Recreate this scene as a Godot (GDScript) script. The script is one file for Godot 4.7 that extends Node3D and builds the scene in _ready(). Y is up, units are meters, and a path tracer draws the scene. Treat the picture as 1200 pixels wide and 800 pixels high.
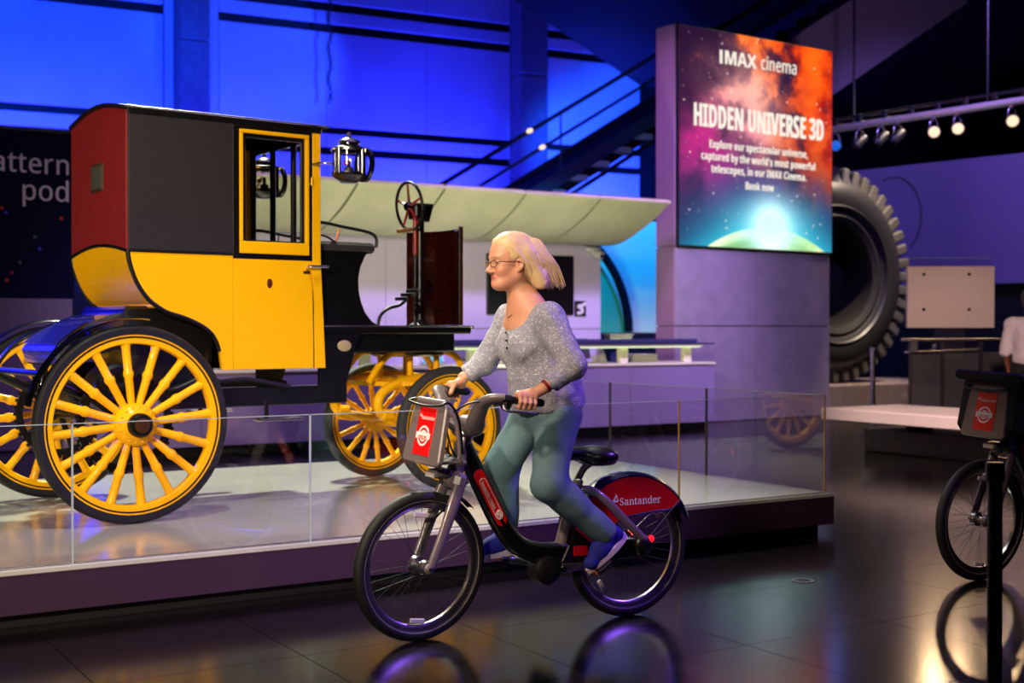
extends Node3D
# A museum hall at night: a woman rides a hire bicycle past a yellow motor cab on a glazed plinth.

# ------------------------------------------------------------------ mesh builder
class MB:
	var v := PackedVector3Array()
	var n := PackedVector3Array()
	var uv := PackedVector2Array()
	var col := PackedColorArray()
	var idx := PackedInt32Array()
	var use_col := false

	func _q(a: Vector3, b: Vector3, c: Vector3, d: Vector3) -> void:   # flat, counter-clockwise seen from outside
		var nn := (b - a).cross(d - a)
		if nn.length_squared() < 1e-16:
			nn = (c - b).cross(d - c)
		nn = nn.normalized()
		var o := v.size()
		v.append_array([a, b, c, d])
		n.append_array([nn, nn, nn, nn])
		uv.append_array([Vector2(0, 1), Vector2(1, 1), Vector2(1, 0), Vector2(0, 0)])
		idx.append_array([o, o + 1, o + 2, o, o + 2, o + 3])

	func _t(a: Vector3, b: Vector3, c: Vector3) -> void:
		var nn := (b - a).cross(c - a).normalized()
		var o := v.size()
		v.append_array([a, b, c])
		n.append_array([nn, nn, nn])
		uv.append_array([Vector2(0, 0), Vector2(1, 0), Vector2(0, 1)])
		idx.append_array([o, o + 1, o + 2])

	func box(c: Vector3, s: Vector3, b := Basis(), bev := 0.004) -> MB:
		var h := s * 0.5
		var e := minf(bev, minf(h.x, minf(h.y, h.z)) * 0.6)
		var P := func(x: float, y: float, z: float) -> Vector3: return c + b * Vector3(x, y, z)
		for ax in 3:
			for sg in [-1.0, 1.0]:
				var u := Vector3.ZERO
				var w := Vector3.ZERO
				var nn := Vector3.ZERO
				nn[ax] = sg * h[ax]
				u[(ax + 1) % 3] = h[(ax + 1) % 3] - e
				w[(ax + 2) % 3] = h[(ax + 2) % 3] - e
				if sg < 0:
					_q(c + b * (nn - u - w), c + b * (nn - u + w), c + b * (nn + u + w), c + b * (nn + u - w))
				else:
					_q(c + b * (nn - u - w), c + b * (nn + u - w), c + b * (nn + u + w), c + b * (nn - u + w))
		if e <= 0.0:
			return self
		for ax in 3:      # edges along ax
			var p := (ax + 1) % 3
			var q := (ax + 2) % 3
			for s1 in [-1.0, 1.0]:
				for s2 in [-1.0, 1.0]:
					var A := Vector3.ZERO
					var B := Vector3.ZERO
					A[p] = s1 * h[p]
					A[q] = s2 * (h[q] - e)
					B[p] = s1 * (h[p] - e)
					B[q] = s2 * h[q]
					var L := Vector3.ZERO
					L[ax] = h[ax] - e
					if s1 * s2 > 0:
						_q(c + b * (A - L), c + b * (B - L), c + b * (B + L), c + b * (A + L))
					else:
						_q(c + b * (A - L), c + b * (A + L), c + b * (B + L), c + b * (B - L))
		for sx in [-1.0, 1.0]:
			for sy in [-1.0, 1.0]:
				for sz in [-1.0, 1.0]:
					var a1 := c + b * Vector3(sx * h.x, sy * (h.y - e), sz * (h.z - e))
					var a2 := c + b * Vector3(sx * (h.x - e), sy * h.y, sz * (h.z - e))
					var a3 := c + b * Vector3(sx * (h.x - e), sy * (h.y - e), sz * h.z)
					if sx * sy * sz > 0:
						_t(a1, a2, a3)
					else:
						_t(a1, a3, a2)
		return self

	func tube(pts: Array, r, sides := 10, closed := false, squash := Vector2(1, 1), up := Vector3.ZERO) -> MB:
		# a swept round (or squashed) bar; r is one radius or one per point
		var m := pts.size()
		var prev := Vector3.ZERO
		var base := v.size()
		var rows := m + (1 if closed else 0)
		for k in rows:
			var i := k % m
			var t: Vector3
			if closed:
				t = pts[(i + 1) % m] - pts[(i - 1 + m) % m]
			else:
				t = pts[mini(i + 1, m - 1)] - pts[maxi(i - 1, 0)]
			t = t.normalized()
			if k == 0:
				prev = up if up != Vector3.ZERO else (Vector3.UP if absf(t.y) < 0.9 else Vector3.RIGHT)
			var a := (prev - t * prev.dot(t)).normalized()
			prev = a
			var bb := t.cross(a)
			var rr: float = r[i] if r is Array else r
			for j in sides + 1:
				var an := TAU * j / sides
				var ca := cos(an)
				var sa := sin(an)
				v.append(pts[i] + a * (ca * rr * squash.x) + bb * (sa * rr * squash.y))
				n.append((a * (ca / squash.x) + bb * (sa / squash.y)).normalized())
				uv.append(Vector2(float(j) / sides, float(k) / (rows - 1)))
		var w := sides + 1
		for k in rows - 1:
			for j in sides:
				var o := base + k * w + j
				idx.append_array([o, o + 1, o + w + 1, o, o + w + 1, o + w])
		if not closed:
			for e in 2:
				var o := v.size()
				var src := base + (0 if e == 0 else (rows - 1) * w)
				var nn: Vector3 = (pts[0] - pts[1]).normalized() if e == 0 else (pts[m - 1] - pts[m - 2]).normalized()
				v.append(pts[0 if e == 0 else m - 1])
				n.append(nn)
				uv.append(Vector2.ZERO)
				for j in sides + 1:
					v.append(v[src + j])
					n.append(nn)
					uv.append(Vector2.ZERO)
				for j in sides:
					if e == 0:
						idx.append_array([o, o + 2 + j, o + 1 + j])
					else:
						idx.append_array([o, o + 1 + j, o + 2 + j])
		return self

	func lathe(prof: Array, c := Vector3.ZERO, b := Basis(), sides := 32, a0 := 0.0, a1 := TAU, closed := false) -> MB:
		# prof: Vector2(radius, height along the basis' y), listed upwards on the outer side
		var m := prof.size()
		var segs := m if closed else m - 1
		for s in segs:
			var p0: Vector2 = prof[s]
			var p1: Vector2 = prof[(s + 1) % m]
			var d := (p1 - p0)
			if d.length() < 1e-7:
				continue
			d = d.normalized()
			var dn0 := d
			var dn1 := d
			if s > 0 or closed:
				var pd: Vector2 = (p0 - prof[(s - 1 + m) % m]).normalized()
				if pd.dot(d) > 0.72:
					dn0 = (pd + d).normalized()
			if s < segs - 1 or closed:
				var nd: Vector2 = (prof[(s + 2) % m] - p1).normalized()
				if nd.dot(d) > 0.72:
					dn1 = (nd + d).normalized()
			var base := v.size()
			for j in sides + 1:
				var an := a0 + (a1 - a0) * j / sides
				var dir := Vector3(cos(an), 0, -sin(an))
				for e in 2:
					var p := p0 if e == 0 else p1
					var dn := dn0 if e == 0 else dn1
					v.append(c + b * (dir * p.x + Vector3(0, p.y, 0)))
					n.append((b * (dir * dn.y + Vector3(0, -dn.x, 0))).normalized())
					uv.append(Vector2(float(j) / sides, float(s + e) / segs))
			for j in sides:
				var o := base + j * 2
				idx.append_array([o, o + 2, o + 3, o, o + 3, o + 1])
		return self

	func ball(c: Vector3, r: Vector3, b := Basis(), seg := 16, rings := 10) -> MB:
		var base := v.size()
		for i in rings + 1:
			var th := PI * i / rings
			for j in seg + 1:
				var ph := TAU * j / seg
				var d := Vector3(sin(th) * cos(ph), -cos(th), -sin(th) * sin(ph))
				v.append(c + b * (d * r))
				n.append((b * (d / r)).normalized())
				uv.append(Vector2(float(j) / seg, 1.0 - float(i) / rings))
		var w := seg + 1
		for i in rings:
			for j in seg:
				var o := base + i * w + j
				idx.append_array([o, o + 1, o + w + 1, o, o + w + 1, o + w])
		return self

	func prism(poly: PackedVector2Array, z0: float, z1: float, xf := Transform3D(), inset := 0.0) -> MB:
		# a polygon in x, y drawn out from z0 to z1, with a small chamfer round both faces
		var p := poly
		if Geometry2D.is_polygon_clockwise(p):
			p = p.duplicate()
			p.reverse()
		var face := p
		if inset > 0.0:
			var off := Geometry2D.offset_polygon(p, -inset)
			if off.size() == 1 and off[0].size() == p.size():
				face = off[0]
				if Geometry2D.is_polygon_clockwise(face):
					face.reverse()
				var best := 0
				for i in face.size():
					if face[i].distance_squared_to(p[0]) < face[best].distance_squared_to(p[0]):
						best = i
				face = face.slice(best) + face.slice(0, best)
			else:
				inset = 0.0
		var tri := Geometry2D.triangulate_polygon(face)
		for side in 2:
			var z := z1 if side == 0 else z0
			var nn := (xf.basis * Vector3(0, 0, 1 if side == 0 else -1)).normalized()
			var o := v.size()
			for q in face:
				v.append(xf * Vector3(q.x, q.y, z))
				n.append(nn)
				uv.append(q)
			for i in range(0, tri.size(), 3):
				var A := face[tri[i]]
				var B := face[tri[i + 1]]
				var C := face[tri[i + 2]]
				var ccw := (B - A).cross(C - A) > 0
				if ccw == (side == 0):
					idx.append_array([o + tri[i], o + tri[i + 1], o + tri[i + 2]])
				else:
					idx.append_array([o + tri[i], o + tri[i + 2], o + tri[i + 1]])
		var m := p.size()
		for i in m:
			var a := p[i]
			var bq := p[(i + 1) % m]
			if inset > 0.0:
				var fa := face[i]
				var fb := face[(i + 1) % m]
				_q(xf * Vector3(a.x, a.y, z0 + inset), xf * Vector3(bq.x, bq.y, z0 + inset), xf * Vector3(bq.x, bq.y, z1 - inset), xf * Vector3(a.x, a.y, z1 - inset))
				_q(xf * Vector3(a.x, a.y, z1 - inset), xf * Vector3(bq.x, bq.y, z1 - inset), xf * Vector3(fb.x, fb.y, z1), xf * Vector3(fa.x, fa.y, z1))
				_q(xf * Vector3(fa.x, fa.y, z0), xf * Vector3(fb.x, fb.y, z0), xf * Vector3(bq.x, bq.y, z0 + inset), xf * Vector3(a.x, a.y, z0 + inset))
			else:
				_q(xf * Vector3(a.x, a.y, z0), xf * Vector3(bq.x, bq.y, z0), xf * Vector3(bq.x, bq.y, z1), xf * Vector3(a.x, a.y, z1))
		return self

	func sheet(f: Callable, nu: int, nv: int, thick := 0.0) -> MB:
		# a smooth surface f(u, v), with thickness on its back
		var P: Array = []
		for i in nu + 1:
			for j in nv + 1:
				P.append(f.call(float(i) / nu, float(j) / nv))
		var w := nv + 1
		var N: Array = []
		for i in nu + 1:
			for j in nv + 1:
				var du: Vector3 = P[mini(i + 1, nu) * w + j] - P[maxi(i - 1, 0) * w + j]
				var dv: Vector3 = P[i * w + mini(j + 1, nv)] - P[i * w + maxi(j - 1, 0)]
				N.append(du.cross(dv).normalized())
		for side in (2 if thick > 0.0 else 1):
			var base := v.size()
			for k in P.size():
				v.append(P[k] if side == 0 else P[k] - N[k] * thick)
				n.append(N[k] if side == 0 else -N[k])
				uv.append(Vector2(float(k / w) / nu, float(k % w) / nv))
			for i in nu:
				for j in nv:
					var o := base + i * w + j
					if side == 0:
						idx.append_array([o, o + w, o + w + 1, o, o + w + 1, o + 1])
					else:
						idx.append_array([o, o + w + 1, o + w, o, o + 1, o + w + 1])
		if thick > 0.0:
			for i in nu:
				for j in [0, nv]:
					var a: int = i * w + j
					var b: int = (i + 1) * w + j
					if j == 0:
						_q(P[a], P[a] - N[a] * thick, P[b] - N[b] * thick, P[b])
					else:
						_q(P[a], P[b], P[b] - N[b] * thick, P[a] - N[a] * thick)
			for j in nv:
				for i in [0, nu]:
					var a: int = i * w + j
					var b: int = i * w + j + 1
					if i == 0:
						_q(P[a], P[b], P[b] - N[b] * thick, P[a] - N[a] * thick)
					else:
						_q(P[a], P[a] - N[a] * thick, P[b] - N[b] * thick, P[b])
		return self

	func add(o: MB, xf: Transform3D) -> MB:
		var base := v.size()
		for i in o.v.size():
			v.append(xf * o.v[i])
			n.append((xf.basis * o.n[i]).normalized())
		uv.append_array(o.uv)
		for i in o.idx:
			idx.append(base + i)
		return self

	func mesh() -> ArrayMesh:
		var a: Array = []
		a.resize(Mesh.ARRAY_MAX)
		a[Mesh.ARRAY_VERTEX] = v
		a[Mesh.ARRAY_NORMAL] = n
		if uv.size() == v.size():
			a[Mesh.ARRAY_TEX_UV] = uv
		if use_col and col.size() == v.size():
			a[Mesh.ARRAY_COLOR] = col
		var r := PackedInt32Array()
		r.resize(idx.size())
		for i in range(0, idx.size(), 3):
			r[i] = idx[i]
			r[i + 1] = idx[i + 2]
			r[i + 2] = idx[i + 1]
		a[Mesh.ARRAY_INDEX] = r
		var am := ArrayMesh.new()
		am.add_surface_from_arrays(Mesh.PRIMITIVE_TRIANGLES, a)
		return am

# ------------------------------------------------------------------ smooth solids for people (surface nets over blended capsules)
class Sdf:
	var a: Array[Vector3] = []
	var b: Array[Vector3] = []
	var ra := PackedFloat32Array()
	var rb := PackedFloat32Array()
	var k := PackedFloat32Array()
	var kind := PackedInt32Array()      # 0 capsule, 1 ellipsoid, 2 ellipsoid cut away
	var inv: Array[Basis] = []
	var rad: Array[Vector3] = []

	func cap(p: Vector3, q: Vector3, r0: float, r1: float, kk := 0.03) -> Sdf:
		a.append(p); b.append(q); ra.append(r0); rb.append(r1); k.append(kk); kind.append(0)
		inv.append(Basis()); rad.append(Vector3.ONE)
		return self

	func ell(c: Vector3, r: Vector3, kk := 0.03, bas := Basis(), cut := false) -> Sdf:
		a.append(c); b.append(c); ra.append(0.0); rb.append(0.0); k.append(kk); kind.append(2 if cut else 1)
		inv.append(bas.inverse()); rad.append(r)
		return self

	func notch(p: Vector3, q: Vector3, r0: float, r1: float, kk := 0.01) -> Sdf:     # a tapered groove cut away
		cap(p, q, r0, r1, kk)
		kind[kind.size() - 1] = 4
		return self

	func flat(nn: Vector3, at: Vector3) -> Sdf:      # cut off what lies beyond a plane, where no other solid is far from it
		a.append(at); b.append(nn); ra.append(0.0); rb.append(0.0); k.append(0.004); kind.append(3)
		inv.append(Basis()); rad.append(Vector3.ONE)
		return self

	func prim(i: int, p: Vector3) -> float:
		if kind[i] == 3:
			return -(p - a[i]).dot(b[i])
		if kind[i] == 0 or kind[i] == 4:
			var A := a[i]
			var ab := b[i] - A
			var ap := p - A
			var t := clampf(ap.dot(ab) / ab.length_squared(), 0.0, 1.0)
			return (ap - ab * t).length() - lerpf(ra[i], rb[i], t)
		var q: Vector3 = inv[i] * (p - a[i])
		var r := rad[i]
		var k0 := (q / r).length()
		var k1 := (q / (r * r)).length()
		if k1 < 1e-6:
			return -minf(r.x, minf(r.y, r.z))
		return k0 * (k0 - 1.0) / k1

	func eval(p: Vector3, which: PackedInt32Array) -> float:
		var d := 1e3
		for i in which:
			var e := prim(i, p)
			var kk := k[i]
			if kind[i] >= 2:
				var h := maxf(kk - absf(d + e), 0.0) / kk
				d = maxf(d, -e) + h * h * kk * 0.25
			else:
				var h := maxf(kk - absf(d - e), 0.0) / kk
				d = minf(d, e) - h * h * kk * 0.25
		return d

	func build(lo: Vector3, hi: Vector3, cell: float, out: MB, noise: FastNoiseLite = null, amp := 0.0) -> void:
		var B := 4
		var nb := Vector3i(((hi - lo) / (cell * B)).ceil())
		var np := nb * B + Vector3i.ONE
		var sy := np.x
		var sz := np.x * np.y
		var val := PackedFloat32Array()
		val.resize(np.x * np.y * np.z)
		val.fill(1.0)
		var vid := PackedInt32Array()
		vid.resize(val.size())
		vid.fill(-1)
		var live: Array[Vector3i] = []
		var diag := cell * B * 0.5 * sqrt(3.0)
		var cnt := a.size()
		for bz in nb.z:
			for by in nb.y:
				for bx in nb.x:
					var c := lo + Vector3(bx + 0.5, by + 0.5, bz + 0.5) * cell * B
					var ds := PackedFloat32Array()
					ds.resize(cnt)
					var dm := 1e3
					for i in cnt:
						ds[i] = prim(i, c)
						if kind[i] < 2:
							dm = minf(dm, ds[i])
					if dm > diag * 1.6 + 0.02:
						continue
					var which := PackedInt32Array()
					for i in cnt:
						if kind[i] >= 2:
							if ds[i] < diag * 2.0 + k[i]:
								which.append(i)
						elif ds[i] < dm + diag * 2.2 + k[i]:
							which.append(i)
					var dc := eval(c, which)
					if absf(dc) > diag * 1.5:
						if dc < 0:
							for z in B + 1:
								for y in B + 1:
									for x in B + 1:
										var o := (bx * B + x) + (by * B + y) * sy + (bz * B + z) * sz
										if val[o] == 1.0:
											val[o] = -1.0
						continue
					live.append(Vector3i(bx, by, bz))
					for z in B + 1:
						for y in B + 1:
							for x in B + 1:
								var g := Vector3i(bx * B + x, by * B + y, bz * B + z)
								var p := lo + Vector3(g) * cell
								var d := eval(p, which)
								val[g.x + g.y * sy + g.z * sz] = d if d != 0.0 else 1e-6
		var base := out.v.size()
		for bl in live:
			for z in B:
				for y in B:
					for x in B:
						var gx := bl.x * B + x
						var gy := bl.y * B + y
						var gz := bl.z * B + z
						var o := gx + gy * sy + gz * sz
						var c0 := val[o]
						var c1 := val[o + 1]
						var c2 := val[o + sy]
						var c3 := val[o + sy + 1]
						var c4 := val[o + sz]
						var c5 := val[o + sz + 1]
						var c6 := val[o + sz + sy]
						var c7 := val[o + sz + sy + 1]
						var neg := int(c0 < 0) + int(c1 < 0) + int(c2 < 0) + int(c3 < 0) + int(c4 < 0) + int(c5 < 0) + int(c6 < 0) + int(c7 < 0)
						if neg == 0 or neg == 8:
							continue
						var s := Vector3.ZERO
						var m := 0
						if (c0 < 0) != (c1 < 0): s += Vector3(c0 / (c0 - c1), 0, 0); m += 1
						if (c2 < 0) != (c3 < 0): s += Vector3(c2 / (c2 - c3), 1, 0); m += 1
						if (c4 < 0) != (c5 < 0): s += Vector3(c4 / (c4 - c5), 0, 1); m += 1
						if (c6 < 0) != (c7 < 0): s += Vector3(c6 / (c6 - c7), 1, 1); m += 1
						if (c0 < 0) != (c2 < 0): s += Vector3(0, c0 / (c0 - c2), 0); m += 1
						if (c1 < 0) != (c3 < 0): s += Vector3(1, c1 / (c1 - c3), 0); m += 1
						if (c4 < 0) != (c6 < 0): s += Vector3(0, c4 / (c4 - c6), 1); m += 1
						if (c5 < 0) != (c7 < 0): s += Vector3(1, c5 / (c5 - c7), 1); m += 1
						if (c0 < 0) != (c4 < 0): s += Vector3(0, 0, c0 / (c0 - c4)); m += 1
						if (c1 < 0) != (c5 < 0): s += Vector3(1, 0, c1 / (c1 - c5)); m += 1
						if (c2 < 0) != (c6 < 0): s += Vector3(0, 1, c2 / (c2 - c6)); m += 1
						if (c3 < 0) != (c7 < 0): s += Vector3(1, 1, c3 / (c3 - c7)); m += 1
						vid[o] = out.v.size()
						out.v.append(lo + (Vector3(gx, gy, gz) + s / m) * cell)
						out.n.append(Vector3(c1 + c3 + c5 + c7 - c0 - c2 - c4 - c6, c2 + c3 + c6 + c7 - c0 - c1 - c4 - c5, c4 + c5 + c6 + c7 - c0 - c1 - c2 - c3).normalized())
		for bl in live:
			for z in B:
				for y in B:
					for x in B:
						var gx := bl.x * B + x
						var gy := bl.y * B + y
						var gz := bl.z * B + z
						var o := gx + gy * sy + gz * sz
						if vid[o] < 0:
							continue
						var neg := val[o] < 0
						for ax in 3:
							var st := 1 if ax == 0 else (sy if ax == 1 else sz)
							if neg == (val[o + st] < 0):
								continue
							var s1 := sy if ax == 0 else (sz if ax == 1 else 1)
							var s2 := sz if ax == 0 else (1 if ax == 1 else sy)
							if o - s1 - s2 < 0:
								continue
							var q0 := vid[o]
							var q1 := vid[o - s1]
							var q2 := vid[o - s1 - s2]
							var q3 := vid[o - s2]
							if q1 < 0 or q2 < 0 or q3 < 0:
								continue
							if neg:
								out.idx.append_array([q0, q1, q2, q0, q2, q3])
							else:
								out.idx.append_array([q0, q2, q1, q0, q3, q2])
		if noise:
			for i in range(base, out.v.size()):
				out.v[i] += out.n[i] * noise.get_noise_3dv(out.v[i]) * amp
			var acc := PackedVector3Array()
			acc.resize(out.v.size())
			for i in range(0, out.idx.size(), 3):
				if out.idx[i] < base:
					continue
				var p := out.v[out.idx[i]]
				var f := (out.v[out.idx[i + 1]] - p).cross(out.v[out.idx[i + 2]] - p)
				for j in 3:
					acc[out.idx[i + j]] += f
			for i in range(base, out.v.size()):
				if acc[i].length_squared() > 0:
					out.n[i] = acc[i].normalized()
		while out.uv.size() < out.v.size():
			out.uv.append(Vector2.ZERO)

# ------------------------------------------------------------------ scene helpers
var taken := {}

func numbered(called: String) -> String:
	if not taken.has(called):
		taken[called] = 0
		return called
	taken[called] += 1
	return "%s_%03d" % [called, taken[called]]

func part(called: String, mb, m: Material, parent: Node3D, label := "") -> MeshInstance3D:
	var o := MeshInstance3D.new()
	o.name = called
	o.mesh = mb.mesh() if mb is MB else mb
	o.material_override = m
	parent.add_child(o, true)
	if label:
		o.set_meta("label", label)
	return o

func tag(o: Node3D, label: String, category: String, group := "", kind := "") -> Node3D:
	o.set_meta("label", label)
	o.set_meta("category", category)
	if group: o.set_meta("group", group)
	if kind: o.set_meta("kind", kind)
	return o

func thing(called: String, label: String, category: String, at := Vector3.ZERO, turn := 0.0, group := "") -> Node3D:
	var o := Node3D.new()
	o.name = numbered(called)
	add_child(o)
	o.position = at
	o.rotation_degrees.y = turn
	tag(o, label, category, group)
	return o

func struct(called: String, label: String, category: String, mb, m: Material, at := Vector3.ZERO, turn := 0.0) -> Node3D:
	var o: Node3D
	if mb == null:
		o = Node3D.new()
	else:
		o = MeshInstance3D.new()
		o.mesh = mb.mesh()
		o.material_override = m
	o.name = numbered(called)
	add_child(o)
	o.position = at
	o.rotation_degrees.y = turn
	tag(o, label, category, "", "structure")
	return o

func mk(c: Color, rough := 0.6, metal := 0.0, spec := 0.5) -> StandardMaterial3D:
	var m := StandardMaterial3D.new()
	m.albedo_color = c
	m.roughness = rough
	m.metallic = metal
	m.metallic_specular = spec
	return m

func coat(c: Color, rough := 0.4, cr := 0.05) -> StandardMaterial3D:
	var m := mk(c, rough)
	m.clearcoat_enabled = true
	m.clearcoat = 1.0
	m.clearcoat_roughness = cr
	return m

func glow(c: Color, e: float) -> StandardMaterial3D:
	var m := mk(Color(0.02, 0.02, 0.02), 0.5)
	m.emission_enabled = true
	m.emission = c
	m.emission_energy_multiplier = e
	return m

func grain(m: StandardMaterial3D, freq: float, scale: float, strength: float, seed_: int, world := false) -> StandardMaterial3D:
	var nt := noise_tex(freq, seed_, true, strength)
	m.normal_enabled = true
	m.normal_texture = nt
	m.normal_scale = 1.0
	m.uv1_triplanar = true
	m.uv1_world_triplanar = world
	m.uv1_scale = Vector3.ONE * scale
	return m

func noise_tex(freq: float, seed_: int, as_normal := false, strength := 4.0, ramp: Gradient = null, type := FastNoiseLite.TYPE_SIMPLEX_SMOOTH, size := 256) -> NoiseTexture2D:
	var f := FastNoiseLite.new()
	f.seed = seed_
	f.frequency = freq
	f.noise_type = type
	f.fractal_octaves = 4
	var t := NoiseTexture2D.new()
	t.width = size
	t.height = size
	t.seamless = true
	t.noise = f
	t.as_normal_map = as_normal
	t.bump_strength = strength
	if ramp: t.color_ramp = ramp
	return t

func mottled(c0: Color, c1: Color, rough: float, freq: float, scale: float, seed_: int, world := true) -> StandardMaterial3D:
	var g := Gradient.new()
	g.set_color(0, c0)
	g.set_color(1, c1)
	var m := mk(Color.WHITE, rough)
	m.albedo_texture = noise_tex(freq, seed_, false, 1.0, g)
	m.uv1_triplanar = true
	m.uv1_world_triplanar = world
	m.uv1_scale = Vector3.ONE * scale
	return m

func words(txt: String, height: float, m: Material, parent: Node3D, xf: Transform3D, font := "Droid Sans", bold := false, squeeze := 1.0, depth := 0.004, called := "lettering", align := HORIZONTAL_ALIGNMENT_CENTER) -> MeshInstance3D:
	var f := SystemFont.new()
	f.font_names = PackedStringArray([font])
	if bold: f.font_weight = 700
	var t := TextMesh.new()
	t.text = txt
	t.font = f
	t.font_size = 64
	t.pixel_size = height / 46.0     # capital height of the face at size 64
	t.depth = depth
	t.curve_step = 2.0
	t.horizontal_alignment = align
	var o := MeshInstance3D.new()
	o.name = called
	o.mesh = t
	o.material_override = m
	o.transform = xf * Transform3D(Basis.from_scale(Vector3(squeeze, 1, 1)), Vector3.ZERO)
	parent.add_child(o, true)
	return o

func spot(called: String, at: Vector3, to: Vector3, c: Color, e: float, angle: float, size := 0.15, soft := 0.6) -> SpotLight3D:
	var l := SpotLight3D.new()
	l.name = called
	l.light_color = c
	l.light_energy = e
	l.spot_angle = angle
	l.spot_angle_attenuation = soft
	l.spot_range = 60.0
	l.light_size = size
	l.shadow_enabled = true
	add_child(l, true)
	l.look_at_from_position(at, to, Vector3.UP if absf((to - at).normalized().y) < 0.98 else Vector3.RIGHT)
	return l

func area(called: String, at: Vector3, to: Vector3, c: Color, e: float, sx: float, sy: float) -> AreaLight3D:
	var l := AreaLight3D.new()
	l.name = called
	l.light_color = c
	l.light_energy = e
	l.area_size = Vector2(sx, sy)
	l.area_range = 60.0
	l.area_attenuation = 2.0
	l.shadow_enabled = true
	add_child(l, true)
	l.look_at_from_position(at, to, Vector3.UP if absf((to - at).normalized().y) < 0.98 else Vector3.RIGHT)
	return l

func arc(cx: float, cy: float, r: float, a0: float, a1: float, n: int) -> PackedVector2Array:
	var p := PackedVector2Array()
	for i in n + 1:
		var t := deg_to_rad(a0 + (a1 - a0) * i / n)
		p.append(Vector2(cx + r * cos(t), cy + r * sin(t)))
	return p

func smooth(pts: Array, per := 6) -> Array:     # a Catmull-Rom line through the points
	var out: Array = []
	for i in pts.size() - 1:
		var p0: Vector3 = pts[maxi(i - 1, 0)]
		var p1: Vector3 = pts[i]
		var p2: Vector3 = pts[i + 1]
		var p3: Vector3 = pts[mini(i + 2, pts.size() - 1)]
		for s in per:
			out.append(p1.cubic_interpolate(p2, p0, p3, float(s) / per))
	out.append(pts[-1])
	return out

func ring_wheel(R: float, z: float) -> Basis:   # a basis whose y axis lies along local z, for lathes that turn about z
	return Basis(Vector3(1, 0, 0), Vector3(0, 0, 1), Vector3(0, -1, 0))

const AX := Basis(Vector3(1, 0, 0), Vector3(0, 0, 1), Vector3(0, -1, 0))    # y of a lathe laid along z
const AXX := Basis(Vector3(0, 1, 0), Vector3(1, 0, 0), Vector3(0, 0, -1))   # y of a lathe laid along x

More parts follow.
